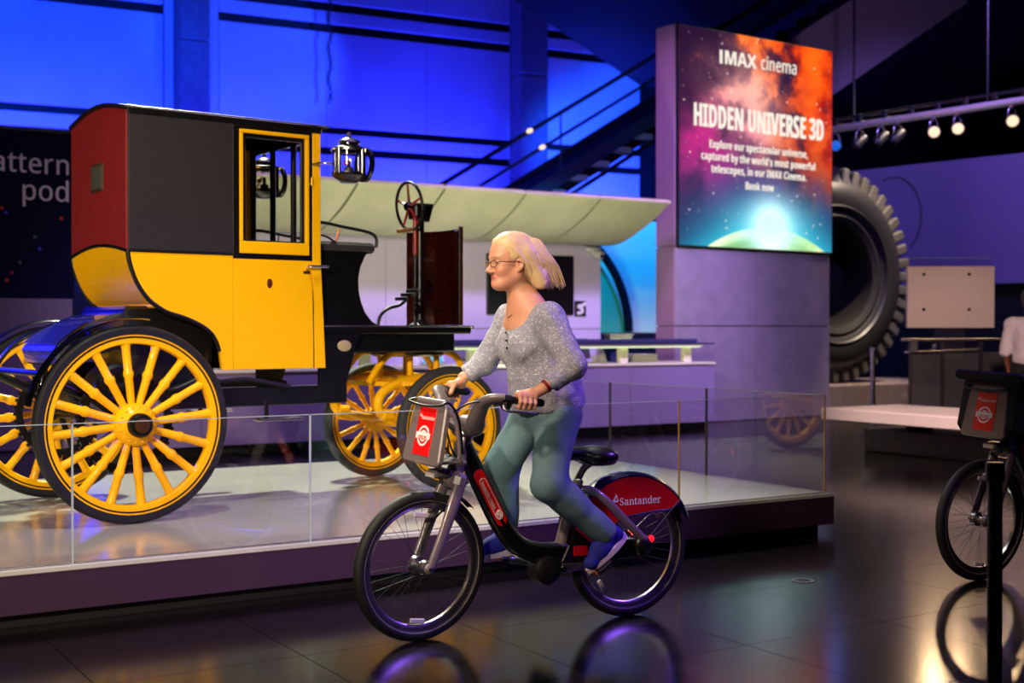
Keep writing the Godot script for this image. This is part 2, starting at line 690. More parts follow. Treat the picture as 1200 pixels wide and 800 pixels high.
# ------------------------------------------------------------------ the yellow motor cab (x forward, y up from its plinth, z to the near side)
func cab_wheel(cab: Node3D, at: Vector3, R: float, spokes: int, tw: float, near: float, turn := 0.0) -> void:
	var w := Node3D.new()
	w.name = "wheel"
	cab.add_child(w, true)
	w.position = at
	w.rotation_degrees.y = turn
	var hw := tw * 0.5
	var ty := MB.new().lathe([Vector2(R - 0.052, -hw), Vector2(R - 0.018, -hw * 1.06), Vector2(R - 0.006, -hw * 0.75), Vector2(R, -hw * 0.3), Vector2(R, hw * 0.3), Vector2(R - 0.006, hw * 0.75), Vector2(R - 0.018, hw * 1.06), Vector2(R - 0.052, hw)], Vector3.ZERO, AX, 72)
	part("tyre", ty, M.rubber if R > 0.5 else M.old_rubber, w)
	var f0 := R - 0.05
	var f1 := R - 0.105
	part("rim", MB.new().lathe([Vector2(f1 + 0.006, hw * 0.8), Vector2(f1, hw * 0.6), Vector2(f1, -hw * 0.6), Vector2(f1 + 0.006, -hw * 0.8), Vector2(f0, -hw * 0.9), Vector2(f0, hw * 0.9)], Vector3.ZERO, AX, 72, 0, TAU, true), M.yellow, w)
	for s in [-1.0, 1.0]:   # the painted lining stands a hair proud of the felloe
		var z: float = s * hw * 0.86
		part("lining", MB.new().lathe([Vector2(f0 - 0.021, z - 0.003), Vector2(f0 - 0.012, z - 0.003), Vector2(f0 - 0.012, z + 0.003), Vector2(f0 - 0.021, z + 0.003)], Vector3.ZERO, AX, 72, 0, TAU, true), M.black, w)
	var hr := R * 0.215
	part("nave", MB.new().lathe([Vector2(0.02, -0.06), Vector2(hr * 0.7, -0.06), Vector2(hr, -0.045), Vector2(hr, 0.045), Vector2(hr * 0.92, 0.06), Vector2(hr * 0.66, 0.075), Vector2(hr * 0.6, 0.085), Vector2(0.02, 0.085)], Vector3.ZERO, AX if near > 0 else Basis(Vector3(1, 0, 0), Vector3(0, 0, -1), Vector3(0, 1, 0)), 40), M.yellow, w)
	part("hub_ring", MB.new().lathe([Vector2(hr * 0.32, 0.08), Vector2(hr * 0.56, 0.08), Vector2(hr * 0.56, 0.125), Vector2(hr * 0.48, 0.135), Vector2(hr * 0.32, 0.135)], Vector3.ZERO, AX if near > 0 else Basis(Vector3(1, 0, 0), Vector3(0, 0, -1), Vector3(0, 1, 0)), 32), M.black, w)
	part("hub_cap", MB.new().lathe([Vector2(hr * 0.36, 0.12), Vector2(hr * 0.36, 0.14), Vector2(hr * 0.28, 0.155), Vector2(0.0, 0.158)], Vector3.ZERO, AX if near > 0 else Basis(Vector3(1, 0, 0), Vector3(0, 0, -1), Vector3(0, 1, 0)), 28), M.bronze, w)
	var L0 := hr * 0.8
	var L1 := f1 + 0.008
	var st := R * 0.043
	var pr: Array = [Vector2(st * 0.7, L0), Vector2(st * 0.9, lerpf(L0, L1, 0.12)), Vector2(st, lerpf(L0, L1, 0.45)), Vector2(st * 1.25, lerpf(L0, L1, 0.5)), Vector2(st * 1.25, lerpf(L0, L1, 0.54)), Vector2(st, lerpf(L0, L1, 0.58)), Vector2(st * 1.02, lerpf(L0, L1, 0.9)), Vector2(st * 1.25, L1)]
	var sp := MB.new().lathe(pr, Vector3.ZERO, Basis(), 12).mesh()
	for i in spokes:
		var o := part("spoke", sp, M.yellow, w)
		o.rotation.z = TAU * (i + 0.25) / spokes
	for i in spokes:        # bolts on the nave
		var an := TAU * (i + 0.75) / spokes
		part("bolt", MB.new().ball(Vector3(cos(an) * hr * 0.82, sin(an) * hr * 0.82, 0.064 * near), Vector3(0.009, 0.009, 0.007), Basis(), 8, 5), M.yellow, w)

func cab_lamp(cab: Node3D, at: Vector3, side: float) -> void:
	var l := Node3D.new()
	l.name = "carriage_lamp"
	cab.add_child(l, true)
	l.position = at
	# a drum lying across the cab, glazed to the front and the outside
	part("lamp_body", MB.new().lathe([Vector2(0.0, -0.125), Vector2(0.05, -0.125), Vector2(0.062, -0.115), Vector2(0.105, -0.085), Vector2(0.11, -0.075), Vector2(0.11, -0.06)], Vector3.ZERO, Basis(), 28), M.lamp_black, l)
	part("lamp_crown", MB.new().lathe([Vector2(0.11, 0.085), Vector2(0.112, 0.095), Vector2(0.075, 0.11), Vector2(0.06, 0.12), Vector2(0.06, 0.13), Vector2(0.0, 0.13)], Vector3.ZERO, Basis(), 28), M.lamp_black, l)
	part("chimney", MB.new().lathe([Vector2(0.05, 0.125), Vector2(0.078, 0.128), Vector2(0.07, 0.142), Vector2(0.04, 0.158), Vector2(0.018, 0.165), Vector2(0.012, 0.178), Vector2(0.018, 0.186), Vector2(0.01, 0.198), Vector2(0.0, 0.2)], Vector3.ZERO, Basis(), 24), M.silver, l)
	for i in 4:
		var an := TAU * (i + 0.5) / 4.0 + 0.35
		part("lamp_post", MB.new().tube([Vector3(cos(an) * 0.105, -0.07, sin(an) * 0.105), Vector3(cos(an) * 0.105, 0.09, sin(an) * 0.105)], 0.013 if i % 2 else 0.02, 8), M.lamp_black, l)
	part("lamp_glass", MB.new().lathe([Vector2(0.098, -0.07), Vector2(0.098, 0.09)], Vector3.ZERO, Basis(), 28), M.glass, l)
	part("burner", MB.new().lathe([Vector2(0.03, -0.07), Vector2(0.03, -0.03), Vector2(0.012, -0.02), Vector2(0.012, 0.02), Vector2(0.0, 0.03)], Vector3.ZERO, Basis(), 14), M.bronze_dark, l)
	part("rear_lens", MB.new().ball(Vector3(-0.03, 0.0, 0.02 * side), Vector3(0.018, 0.018, 0.018), Basis(), 10, 7), M.red_gloss, l)
	part("top_band", MB.new().lathe([Vector2(0.108, 0.078), Vector2(0.116, 0.078), Vector2(0.116, 0.09), Vector2(0.108, 0.09)], Vector3.ZERO, Basis(), 28, 0, TAU, true), M.silver, l)
	part("front_rim", MB.new().lathe([Vector2(0.085, 0.1), Vector2(0.112, 0.1), Vector2(0.112, 0.125), Vector2(0.085, 0.125)], Vector3(0.0, 0.0, 0.0), AXX, 28, 0, TAU, true), M.lamp_black, l)
	part("lens", MB.new().ball(Vector3(0.112, 0, 0), Vector3(0.012, 0.086, 0.086), Basis(), 20, 10), M.glass, l)
	part("bracket", MB.new().tube([Vector3(-0.11, -0.01, 0), Vector3(-0.19, -0.01, 0), Vector3(-0.2, -0.01, -0.1 * side)], 0.009, 8), M.silver, l)

func make_cab() -> void:
	var c := thing("motor_cab", "yellow antique motor cab with black and red upper body on spoked wheels", "carriage", Vector3(1.943, 0.275, -7.93), 5.0)
	var hw := 0.485
	var flank := PackedVector2Array([Vector2(0.055, 1.549), Vector2(0.063, 1.49), Vector2(0.084, 1.42), Vector2(0.11, 1.36), Vector2(0.145, 1.305), Vector2(0.185, 1.26), Vector2(0.2225, 1.232), Vector2(0.285, 1.195), Vector2(0.36, 1.172), Vector2(0.438, 1.145), Vector2(0.51, 1.11), Vector2(0.5626, 1.07), Vector2(0.597, 1.02), Vector2(0.617, 0.96), Vector2(0.63, 0.845), Vector2(0.7, 0.845), Vector2(0.7, 1.549)])
	var xn := func(s: float) -> Transform3D: return Transform3D(Basis(), Vector3(0, 0, s * hw - 0.015))
	for s in [1.0, -1.0]:
		var nm := "" if s > 0 else ""
		part("lower_panel", MB.new().prism(flank, 0, 0.03, xn.call(s), 0.003), M.yellow, c, nm)
		var door := part("door", MB.new().prism(PackedVector2Array([Vector2(0.705, 0.845), Vector2(1.255, 0.845), Vector2(1.235, 1.549), Vector2(0.705, 1.549)]), 0, 0.03, xn.call(s), 0.003), M.yellow, c)
		part("front_pillar", MB.new().prism(PackedVector2Array([Vector2(1.26, 0.845), Vector2(1.335, 0.845), Vector2(1.30, 1.549), Vector2(1.30, 2.33), Vector2(1.243, 2.33), Vector2(1.24, 1.549)]), 0, 0.032, xn.call(s), 0.003), M.yellow, c)
		# window of the door: black surround, yellow sash, pane
		var z: float = s * hw
		var win: Array = [0.752, 1.212, 1.56, 2.30]
		var fr := func(x0: float, x1: float, y0: float, y1: float, t: float, tb: float, zz: float, th: float) -> MB:
			var m := MB.new()
			m.box(Vector3((x0 + x1) / 2, y0 + tb / 2, zz), Vector3(x1 - x0, tb, th))
			m.box(Vector3((x0 + x1) / 2, y1 - t / 2, zz), Vector3(x1 - x0, t, th))
			m.box(Vector3(x0 + t / 2, (y0 + y1) / 2 + (tb - t) / 2, zz), Vector3(t, y1 - y0 - tb - t, th))
			m.box(Vector3(x1 - t / 2, (y0 + y1) / 2 + (tb - t) / 2, zz), Vector3(t, y1 - y0 - tb - t, th))
			return m
		part("door_surround", fr.call(0.7, 1.243, 1.52, 2.35, 0.045, 0.04, z, 0.034), M.black_paint, c)
		var sash := part("window_sash", fr.call(0.742, 1.215, 1.556, 2.313, 0.023, 0.075, z + 0.012 * s, 0.03), M.yellow, c)
		part("inner_frame", fr.call(0.765, 1.192, 1.631, 2.29, 0.026, 0.01, z - 0.004 * s, 0.022), M.black_paint, sash)
		part("pane", MB.new().box(Vector3(0.98, 1.95, z - 0.006 * s), Vector3(0.39, 0.63, 0.004), Basis(), 0.0), M.pane, sash)
		part("upper_panel", MB.new().box(Vector3(0.378, 1.955, z), Vector3(0.65, 0.81, 0.03), Basis(), 0.006), M.leather, c)
		part("cantrail", MB.new().box(Vector3(0.68, 2.355, z), Vector3(1.26, 0.05, 0.036), Basis(), 0.006), M.black_paint, c)
		part("moulding", MB.new().box(Vector3(0.378, 1.545, z + 0.014 * s), Vector3(0.66, 0.012, 0.016)), M.black, c)
		var curve: Array = []
		for p in flank.slice(0, 14):
			curve.append(Vector3(p.x - 0.004, p.y, z + 0.006 * s))
		part("edge_beading", MB.new().tube(smooth(curve, 3), 0.014, 8), M.black, c)
		part("handle", MB.new().tube([Vector3(1.2, 1.47, z + 0.02 * s), Vector3(1.2, 1.485, z + 0.05 * s), Vector3(1.215, 1.487, z + 0.06 * s), Vector3(1.33, 1.487, z + 0.06 * s)], 0.0095, 8), M.silver, door, "silver door handle")
		part("handle_plate", MB.new().box(Vector3(1.2, 1.45, z + 0.017 * s), Vector3(0.05, 0.018, 0.006)), M.bronze, door)
		part("crest", MB.new().ball(Vector3(0.945, 1.375, z + 0.015 * s), Vector3(0.019, 0.03, 0.004), Basis(), 16, 8), M.crest_red, door, "small dark red crest on the door")
		part("crest_band", MB.new().box(Vector3(0.945, 1.378, z + 0.02 * s), Vector3(0.03, 0.006, 0.004)), M.brass, door)
		part("hinge", MB.new().tube([Vector3(1.236, 2.0, z + 0.02 * s), Vector3(1.236, 2.05, z + 0.02 * s)], 0.008, 8), M.brass, door)
		part("door_seam", MB.new().box(Vector3(1.249, 1.2, z + 0.014 * s), Vector3(0.006, 0.7, 0.005), Basis(), 0.001), M.bronze_dark, c)
	# back: red leather above an arched line, yellow curved panel below
	var back: PackedVector2Array = []
	for i in 13:
		var t := i / 12.0
		back.append(Vector2(lerpf(-hw, hw, t), 1.545 + 0.05 * sin(PI * t)))
	for i in 13:
		var t := i / 12.0
		back.append(Vector2(lerpf(hw, -hw, t), 2.36 + 0.065 * sin(PI * t)))
	var bx := Transform3D(Basis(Vector3(0, 0, 1), Vector3(0, 1, 0), Vector3(-1, 0, 0)), Vector3(0.075, 0, 0))
	part("back_panel", MB.new().prism(back, 0.0, 0.03, bx, 0.004), M.red_leather, c, "dark red upper back panel")
	var rows: Array = [Vector2(0.05, 1.55), Vector2(0.058, 1.49), Vector2(0.08, 1.42), Vector2(0.106, 1.36), Vector2(0.14, 1.305), Vector2(0.18, 1.26), Vector2(0.2225, 1.232)]
	part("tail_panel", MB.new().sheet(func(u: float, w: float) -> Vector3:
		var f := u * (rows.size() - 1)
		var i := mini(int(f), rows.size() - 2)
		var p: Vector2 = rows[i].lerp(rows[i + 1], f - i)
		var zz := lerpf(-hw, hw, w)
		return Vector3(p.x - 0.003, p.y + 0.045 * sin(PI * w) * (1.0 - u), zz), 24, 20, 0.02), M.yellow, c)
	var bead: Array = []
	for i in 17:
		var t := i / 16.0
		bead.append(Vector3(0.043, 1.548 + 0.05 * sin(PI * t), lerpf(-hw, hw, t)))
	part("edge_beading", MB.new().tube(bead, 0.01, 8), M.black, c)
	part("tail_lip", MB.new().tube([Vector3(0.222, 1.228, -hw), Vector3(0.222, 1.228, hw)], 0.013, 8), M.yellow, c)
	var bw := part("rear_window", MB.new().box(Vector3(0.048, 2.01, 0.0), Vector3(0.02, 0.17, 0.21), Basis(), 0.006), M.bronze_dark, c, "small rear window with a dark frame")
	part("pane", MB.new().box(Vector3(0.038, 2.01, 0.0), Vector3(0.006, 0.14, 0.17)), M.dull_glass, bw)
	# roof, arched across
	part("roof", MB.new().sheet(func(u: float, w: float) -> Vector3:
		return Vector3(lerpf(0.035, 1.36, u), 2.382 + 0.066 * sin(PI * (1 - w)), lerpf(hw + 0.015, -hw - 0.015, w)), 4, 20, 0.022), M.roof, c)
	for s in [1.0, -1.0]:
		part("gutter", MB.new().tube([Vector3(0.035, 2.38, s * (hw + 0.016)), Vector3(1.36, 2.38, s * (hw + 0.016))], 0.007, 8), M.silver, c)
	# front of the cab: bulkhead below, posts and open lights above
	part("bulkhead", MB.new().box(Vector3(1.29, 1.2, 0), Vector3(0.03, 0.7, 0.93)), M.black_paint, c)
	for z in [-0.45, -0.15, 0.15, 0.45]:
		part("window_post", MB.new().box(Vector3(1.29, 1.95, z), Vector3(0.03, 0.8, 0.036)), M.post_brown, c)
	part("header", MB.new().box(Vector3(1.29, 2.34, 0), Vector3(0.035, 0.1, 0.93)), M.black_paint, c)
	part("floor_board", MB.new().box(Vector3(0.98, 0.86, 0), Vector3(0.66, 0.03, 0.93)), M.black_paint, c)
	part("back_seat", MB.new().box(Vector3(0.38, 1.36, 0), Vector3(0.42, 0.16, 0.92), Basis(), 0.04), M.leather, c)
	part("bulkhead", MB.new().box(Vector3(0.66, 1.05, 0), Vector3(0.03, 0.4, 0.92)), M.black_paint, c)
	# driver's seat
	var seat := PackedVector2Array([Vector2(1.31, 1.11), Vector2(1.77, 1.113), Vector2(1.715, 1.145), Vector2(1.665, 1.2), Vector2(1.635, 1.27), Vector2(1.618, 1.34), Vector2(1.615, 1.42), Vector2(1.63, 1.5), Vector2(1.665, 1.57), Vector2(1.69, 1.6), Vector2(1.31, 1.6)])
	part("driver_seat", MB.new().prism(seat, -0.43, 0.43, Transform3D(), 0.006), M.black_paint, c)
	part("seat_cushion", MB.new().box(Vector3(1.525, 1.625, 0), Vector3(0.44, 0.07, 0.88), Basis(), 0.025), M.cushion, c)
	for s in [1.0, -1.0]:
		part("seat_rail", MB.new().tube(smooth([Vector3(1.30, 1.775, s * 0.44), Vector3(1.36, 1.775, s * 0.44), Vector3(1.5, 1.755, s * 0.44), Vector3(1.65, 1.735, s * 0.44), Vector3(1.72, 1.715, s * 0.44), Vector3(1.748, 1.68, s * 0.44), Vector3(1.742, 1.63, s * 0.44)]), 0.011, 8), M.black, c)
		part("seat_rail", MB.new().tube(smooth([Vector3(1.30, 1.7, s * 0.42), Vector3(1.38, 1.69, s * 0.42), Vector3(1.45, 1.655, s * 0.42)]), 0.007, 8), M.black, c)
		part("rail_stay", MB.new().tube([Vector3(1.45, 1.655, s * 0.42), Vector3(1.475, 1.745, s * 0.43)], 0.006, 8), M.copper, c)
		part("footboard_side", MB.new().prism(PackedVector2Array([Vector2(1.31, 1.06), Vector2(1.62, 1.06), Vector2(1.585, 1.0), Vector2(1.5, 0.72), Vector2(1.31, 0.64)]), -0.012, 0.012, Transform3D(Basis(), Vector3(0, 0, s * 0.45)), 0.003), M.black_paint, c)
		part("maker_plate", MB.new().ball(Vector3(1.49, 0.985, s * 0.466), Vector3(0.052, 0.036, 0.006), Basis(), 20, 8), M.pale_brass, c, "pale oval plate")
	part("footboard", MB.new().box(Vector3(1.9, 1.085, 0), Vector3(1.2, 0.05, 0.92), Basis(), 0.008), M.black_paint, c)
	for s in [1.0, -1.0]:
		part("footboard_edge", MB.new().box(Vector3(1.92, 1.112, s * 0.455), Vector3(1.2, 0.01, 0.02)), M.silver, c)
	part("footboard_edge", MB.new().box(Vector3(2.51, 1.1, 0), Vector3(0.02, 0.02, 0.92)), M.silver, c)
	part("underframe", MB.new().box(Vector3(1.86, 1.0, 0), Vector3(1.06, 0.13, 0.84), Basis(), 0.01), M.black_paint, c)
	part("turntable", MB.new().lathe([Vector2(0.0, 0.9), Vector2(0.24, 0.9), Vector2(0.27, 0.915), Vector2(0.27, 0.945), Vector2(0.0, 0.945)], Vector3(2.27, 0, 0), Basis(), 36), M.black_paint, c)
	# dashboard, steering column and wheel
	part("dashboard", MB.new().sheet(func(u: float, w: float) -> Vector3:
		return Vector3(2.48 + 0.13 * cos((w - 0.5) * PI), lerpf(1.12, 1.81, u), lerpf(0.35, -0.35, w)), 6, 30, 0.02), M.brown_gloss, c, "glossy brown curved dashboard")
	part("dash_edge", MB.new().tube([Vector3(2.475, 1.12, 0.352), Vector3(2.475, 1.81, 0.352)], 0.008, 8), M.black, c)
	part("steering_column", MB.new().tube([Vector3(2.36, 1.11, 0.02), Vector3(2.36, 1.5, 0.02), Vector3(2.36, 1.93, 0.02)], [0.038, 0.033, 0.03], 14), M.column, c)
	part("column_foot", MB.new().lathe([Vector2(0.08, 0), Vector2(0.08, 0.015), Vector2(0.05, 0.03), Vector2(0.04, 0.05)], Vector3(2.36, 1.11, 0.02), Basis(), 18), M.black, c)
	part("control_rod", MB.new().tube([Vector3(2.3, 1.11, 0.05), Vector3(2.3, 1.9, 0.05)], 0.012, 8), M.black, c)
	part("rod_sleeve", MB.new().tube([Vector3(2.3, 1.62, 0.05), Vector3(2.3, 1.9, 0.05)], 0.016, 8), M.red_gloss, c)
	part("gear_box", MB.new().prism(PackedVector2Array([Vector2(2.3, 1.88), Vector2(2.42, 1.86), Vector2(2.46, 1.99), Vector2(2.3, 1.99)]), -0.05, 0.06, Transform3D(), 0.01), M.black, c)
	var sw := Node3D.new()
	sw.name = "steering_wheel"
	c.add_child(sw)
	sw.position = Vector3(2.27, 1.965, 0.02)
	sw.rotation_degrees.z = 6.0
	var rr: Array = []
	for i in 40:
		rr.append(Vector3(0, 0.17 * sin(TAU * i / 40), 0.17 * cos(TAU * i / 40)))
	part("wheel_rim", MB.new().tube(rr, 0.011, 8, true), M.black, sw)
	part("wheel_hub", MB.new().lathe([Vector2(0, -0.03), Vector2(0.03, -0.03), Vector2(0.035, 0), Vector2(0.02, 0.03), Vector2(0.02, 0.09)], Vector3.ZERO, AXX, 16), M.silver, sw)
	for i in 5:
		var an := TAU * i / 5.0 + 0.3
		part("wheel_spoke", MB.new().tube([Vector3(0, 0.02 * sin(an), 0.02 * cos(an)), Vector3(0, 0.165 * sin(an), 0.165 * cos(an))], [0.011, 0.008], 8), M.red_gloss, sw)
	part("crank_grip", MB.new().tube([Vector3(0, -0.165, 0.02), Vector3(-0.03, -0.165, 0.02), Vector3(-0.13, -0.17, 0.02)], [0.01, 0.016, 0.014], 10), M.wood, sw)
	# pedal
	part("pedal_arm", MB.new().tube(smooth([Vector3(1.84, 1.11, 0.3), Vector3(1.86, 1.18, 0.3), Vector3(1.92, 1.23, 0.3), Vector3(2.02, 1.26, 0.3), Vector3(2.08, 1.31, 0.3)]), 0.012, 8), M.black, c)
	for i in 3:
		part("pedal_bar", MB.new().box(Vector3(2.03 + 0.045 * i, 1.3 + 0.028 * i, 0.3), Vector3(0.014, 0.024, 0.16)), M.black, c)
	# chassis
	for s in [1.0, -1.0]:
		part("chassis_rail", MB.new().box(Vector3(0.9, 0.675, s * 0.42), Vector3(1.24, 0.12, 0.06), Basis(), 0.006), M.black_paint, c)
		part("brake_rod", MB.new().tube(smooth([Vector3(0.6, 0.77, s * 0.47), Vector3(0.8, 0.785, s * 0.47), Vector3(1.0, 0.75, s * 0.47), Vector3(1.1, 0.73, s * 0.47)]), 0.014, 8), M.iron, c)
		part("step_hanger", MB.new().box(Vector3(0.92, 0.59, s * 0.5), Vector3(0.03, 0.13, 0.012)), M.black, c)
		part("step", MB.new().box(Vector3(1.0, 0.535, s * 0.52), Vector3(0.3, 0.016, 0.1)), M.silver, c)
		part("mudguard", MB.new().lathe([Vector2(0.588, -0.055), Vector2(0.596, -0.04), Vector2(0.597, 0.04), Vector2(0.588, 0.055)], Vector3(0.0, 0.5575, s * 0.7), AX, 40, deg_to_rad(82), deg_to_rad(168)), M.gloss_black, c)
		part("body_spring", MB.new().tube(smooth([Vector3(-0.42, 0.82, s * 0.5), Vector3(-0.2, 0.72, s * 0.5), Vector3(0.05, 0.68, s * 0.5), Vector3(0.3, 0.72, s * 0.5), Vector3(0.55, 0.82, s * 0.5)]), 0.03, 8), M.black, c)
		# chain wheel inside the road wheel
		part("chain_wheel", MB.new().lathe([Vector2(0.235, -0.014), Vector2(0.275, -0.014), Vector2(0.275, 0.014), Vector2(0.235, 0.014)], Vector3(0, 0.5575, s * 0.58), AX, 48, 0, TAU, true), M.black, c)
		var teeth := MB.new()
		for i in 40:
			var an := TAU * i / 40
			teeth.box(Vector3(cos(an) * 0.28, 0.5575 + sin(an) * 0.28, s * 0.58), Vector3(0.022, 0.02, 0.02), Basis(Vector3(0, 0, 1), an), 0.003)
		part("chain_teeth", teeth, M.black, c).set_meta("kind", "stuff")
		for i in 5:
			var an := TAU * i / 5
			part("chain_wheel_arm", MB.new().box(Vector3(cos(an) * 0.14, 0.5575 + sin(an) * 0.14, s * 0.58), Vector3(0.22, 0.035, 0.02), Basis(Vector3(0, 0, 1), an)), M.black, c)
	part("step_lamp", MB.new().ball(Vector3(0.42, 0.75, 0.5), Vector3(0.035, 0.035, 0.03), Basis(), 12, 8), M.yellow, c)
	part("battery_box", MB.new().box(Vector3(0.35, 0.98, 0), Vector3(0.56, 0.5, 0.78), Basis(), 0.02), M.black_paint, c)
	part("motor_cover", MB.new().sheet(func(u: float, w: float) -> Vector3:
		return Vector3(lerpf(0.12, -0.30, u), 1.2 - 0.05 * u - 0.14 * u * u, lerpf(-0.34, 0.34, w)), 10, 6, 0.02), M.cover_grey, c)
	part("motor_cover", MB.new().box(Vector3(-0.14, 0.98, 0), Vector3(0.34, 0.12, 0.66), Basis(Vector3(0, 0, 1), 0.3), 0.02), M.cover_grey, c)
	for s in [1.0, -1.0]:
		part("motor", MB.new().lathe([Vector2(0, -0.12), Vector2(0.13, -0.12), Vector2(0.15, -0.1), Vector2(0.15, 0.1), Vector2(0.13, 0.12), Vector2(0, 0.12)], Vector3(0.05, 0.74, s * 0.25), AX, 28), M.iron, c)
	part("rear_axle", MB.new().tube([Vector3(0, 0.5575, -0.7), Vector3(0, 0.5575, 0.7)], 0.035, 14), M.black, c)
	part("rear_hoop", MB.new().tube(smooth([Vector3(-0.12, 1.12, 0.3), Vector3(-0.3, 1.02, 0.42), Vector3(-0.42, 0.86, 0.48), Vector3(-0.45, 0.7, 0.5)]), 0.014, 8), M.gloss_black, c)
	part("rear_hoop", MB.new().tube(smooth([Vector3(-0.12, 1.12, -0.3), Vector3(-0.3, 1.02, -0.42), Vector3(-0.42, 0.86, -0.48), Vector3(-0.45, 0.7, -0.5)]), 0.014, 8), M.gloss_black, c)
	part("rear_bar", MB.new().tube([Vector3(-0.4, 0.84, -0.5), Vector3(-0.4, 0.84, 0.5)], 0.02, 10), M.black, c)
	# front undercarriage, painted yellow
	part("front_axle", MB.new().box(Vector3(2.29, 0.42, 0), Vector3(0.06, 0.07, 0.98), Basis(), 0.012), M.yellow, c)
	for s in [1.0, -1.0]:
		var z: float = s * 0.3
		part("scroll_spring", MB.new().tube(smooth([Vector3(2.75, 0.55, z), Vector3(2.7, 0.68, z), Vector3(2.5, 0.74, z), Vector3(2.29, 0.76, z), Vector3(2.05, 0.735, z), Vector3(1.9, 0.68, z), Vector3(1.845, 0.61, z), Vector3(1.85, 0.54, z), Vector3(1.9, 0.505, z)]), 0.034, 10), M.yellow, c)
		part("lower_spring", MB.new().tube(smooth([Vector3(1.9, 0.505, z), Vector3(2.1, 0.46, z), Vector3(2.29, 0.45, z), Vector3(2.5, 0.47, z), Vector3(2.72, 0.55, z)]), 0.026, 10), M.yellow, c)
		part("spring_shackle", MB.new().box(Vector3(1.91, 0.51, z), Vector3(0.11, 0.08, 0.08), Basis(), 0.02), M.yellow, c)
		var z2: float = s * 0.2
		part("futchell", MB.new().tube(smooth([Vector3(1.83, 0.73, z2), Vector3(1.9, 0.83, z2), Vector3(1.98, 0.91, z2), Vector3(2.06, 0.935, z2), Vector3(2.2, 0.935, z2)]), 0.024, 8), M.yellow, c)
		part("futchell", MB.new().tube(smooth([Vector3(2.32, 0.935, z2), Vector3(2.44, 0.935, z2), Vector3(2.54, 0.9, z2), Vector3(2.6, 0.82, z2), Vector3(2.64, 0.73, z2)]), 0.024, 8), M.yellow, c)
		part("king_post", MB.new().tube([Vector3(2.16, 0.93, z2), Vector3(2.16, 0.74, z2)], 0.022, 8), M.yellow, c)
		part("king_post", MB.new().tube([Vector3(2.38, 0.93, z2), Vector3(2.38, 0.74, z2)], 0.022, 8), M.yellow, c)
	part("bolster", MB.new().box(Vector3(2.27, 0.73, 0), Vector3(0.1, 0.06, 0.7), Basis(), 0.012), M.yellow, c)
	part("hoop", MB.new().lathe([Vector2(0.38, 0.705), Vector2(0.42, 0.705), Vector2(0.42, 0.735), Vector2(0.38, 0.735)], Vector3(2.27, 0, 0), Basis(), 40, 0, TAU, true), M.yellow, c)
	cab_wheel(c, Vector3(0, 0.5575, 0.71), 0.5575, 16, 0.075, 1.0)
	cab_wheel(c, Vector3(0, 0.5575, -0.71), 0.5575, 16, 0.075, -1.0)
	cab_wheel(c, Vector3(2.29, 0.42, 0.5), 0.42, 14, 0.065, 1.0)
	cab_wheel(c, Vector3(2.29, 0.42, -0.5), 0.42, 14, 0.065, -1.0)
	cab_lamp(c, Vector3(1.448, 2.145, 0.6), 1.0)
	cab_lamp(c, Vector3(1.448, 2.145, -0.6), -1.0)

# ------------------------------------------------------------------ hire bicycles (x forward from the rear contact, y up, near side at -z)
func steer_xf(deg: float) -> Transform3D:
	var pivot := Vector3(0.835, 0.94, 0)
	var t := Basis(Vector3(-0.31, 0.95, 0).normalized(), deg_to_rad(deg))
	return Transform3D(t, pivot - t * pivot)

func flame(m: Material, parent: Node3D, xf: Transform3D, s: float) -> void:
	var mb := MB.new()
	mb.prism(PackedVector2Array([Vector2(-0.1, -0.1), Vector2(-0.32, 0.12), Vector2(-0.28, 0.42), Vector2(0.02, 0.78), Vector2(0.0, 1.0), Vector2(0.3, 0.62), Vector2(0.34, 0.3), Vector2(0.2, 0.05), Vector2(0.22, 0.4), Vector2(0.02, 0.55), Vector2(-0.08, 0.3)]), 0, 0.02, Transform3D(Basis.from_scale(Vector3(s, s, s))))
	mb.prism(PackedVector2Array([Vector2(-0.6, 0.0), Vector2(-0.35, 0.22), Vector2(-0.36, 0.02), Vector2(0.0, -0.14), Vector2(0.36, 0.02), Vector2(0.35, 0.22), Vector2(0.6, 0.0), Vector2(0.45, -0.25), Vector2(0.0, -0.36), Vector2(-0.45, -0.25)]), 0, 0.02, Transform3D(Basis.from_scale(Vector3(s, s, s))))
	var o := part("emblem", mb, m, parent)
	o.transform = xf

func roundel(m: Material, parent: Node3D, xf: Transform3D, r: float, red: Material) -> void:
	var mb := MB.new()
	mb.lathe([Vector2(r * 0.8, 0), Vector2(r, 0), Vector2(r, 0.002), Vector2(r * 0.8, 0.002)], Vector3.ZERO, AX, 36, 0, TAU, true)
	mb.lathe([Vector2(r * 0.36, 0), Vector2(r * 0.56, 0), Vector2(r * 0.56, 0.002), Vector2(r * 0.36, 0.002)], Vector3.ZERO, AX, 30, 0, TAU, true)
	var o := part("roundel", mb, m, parent)
	o.transform = xf
	var bar := part("roundel_bar", MB.new().box(Vector3(0, 0, 0.002), Vector3(r * 2.5, r * 0.62, 0.003)), m, parent)
	bar.transform = xf
	words("CYCLES", r * 0.36, red, parent, xf * Transform3D(Basis(), Vector3(0, -r * 0.18, 0.0045)), "Droid Sans", true, 0.9, 0.001)

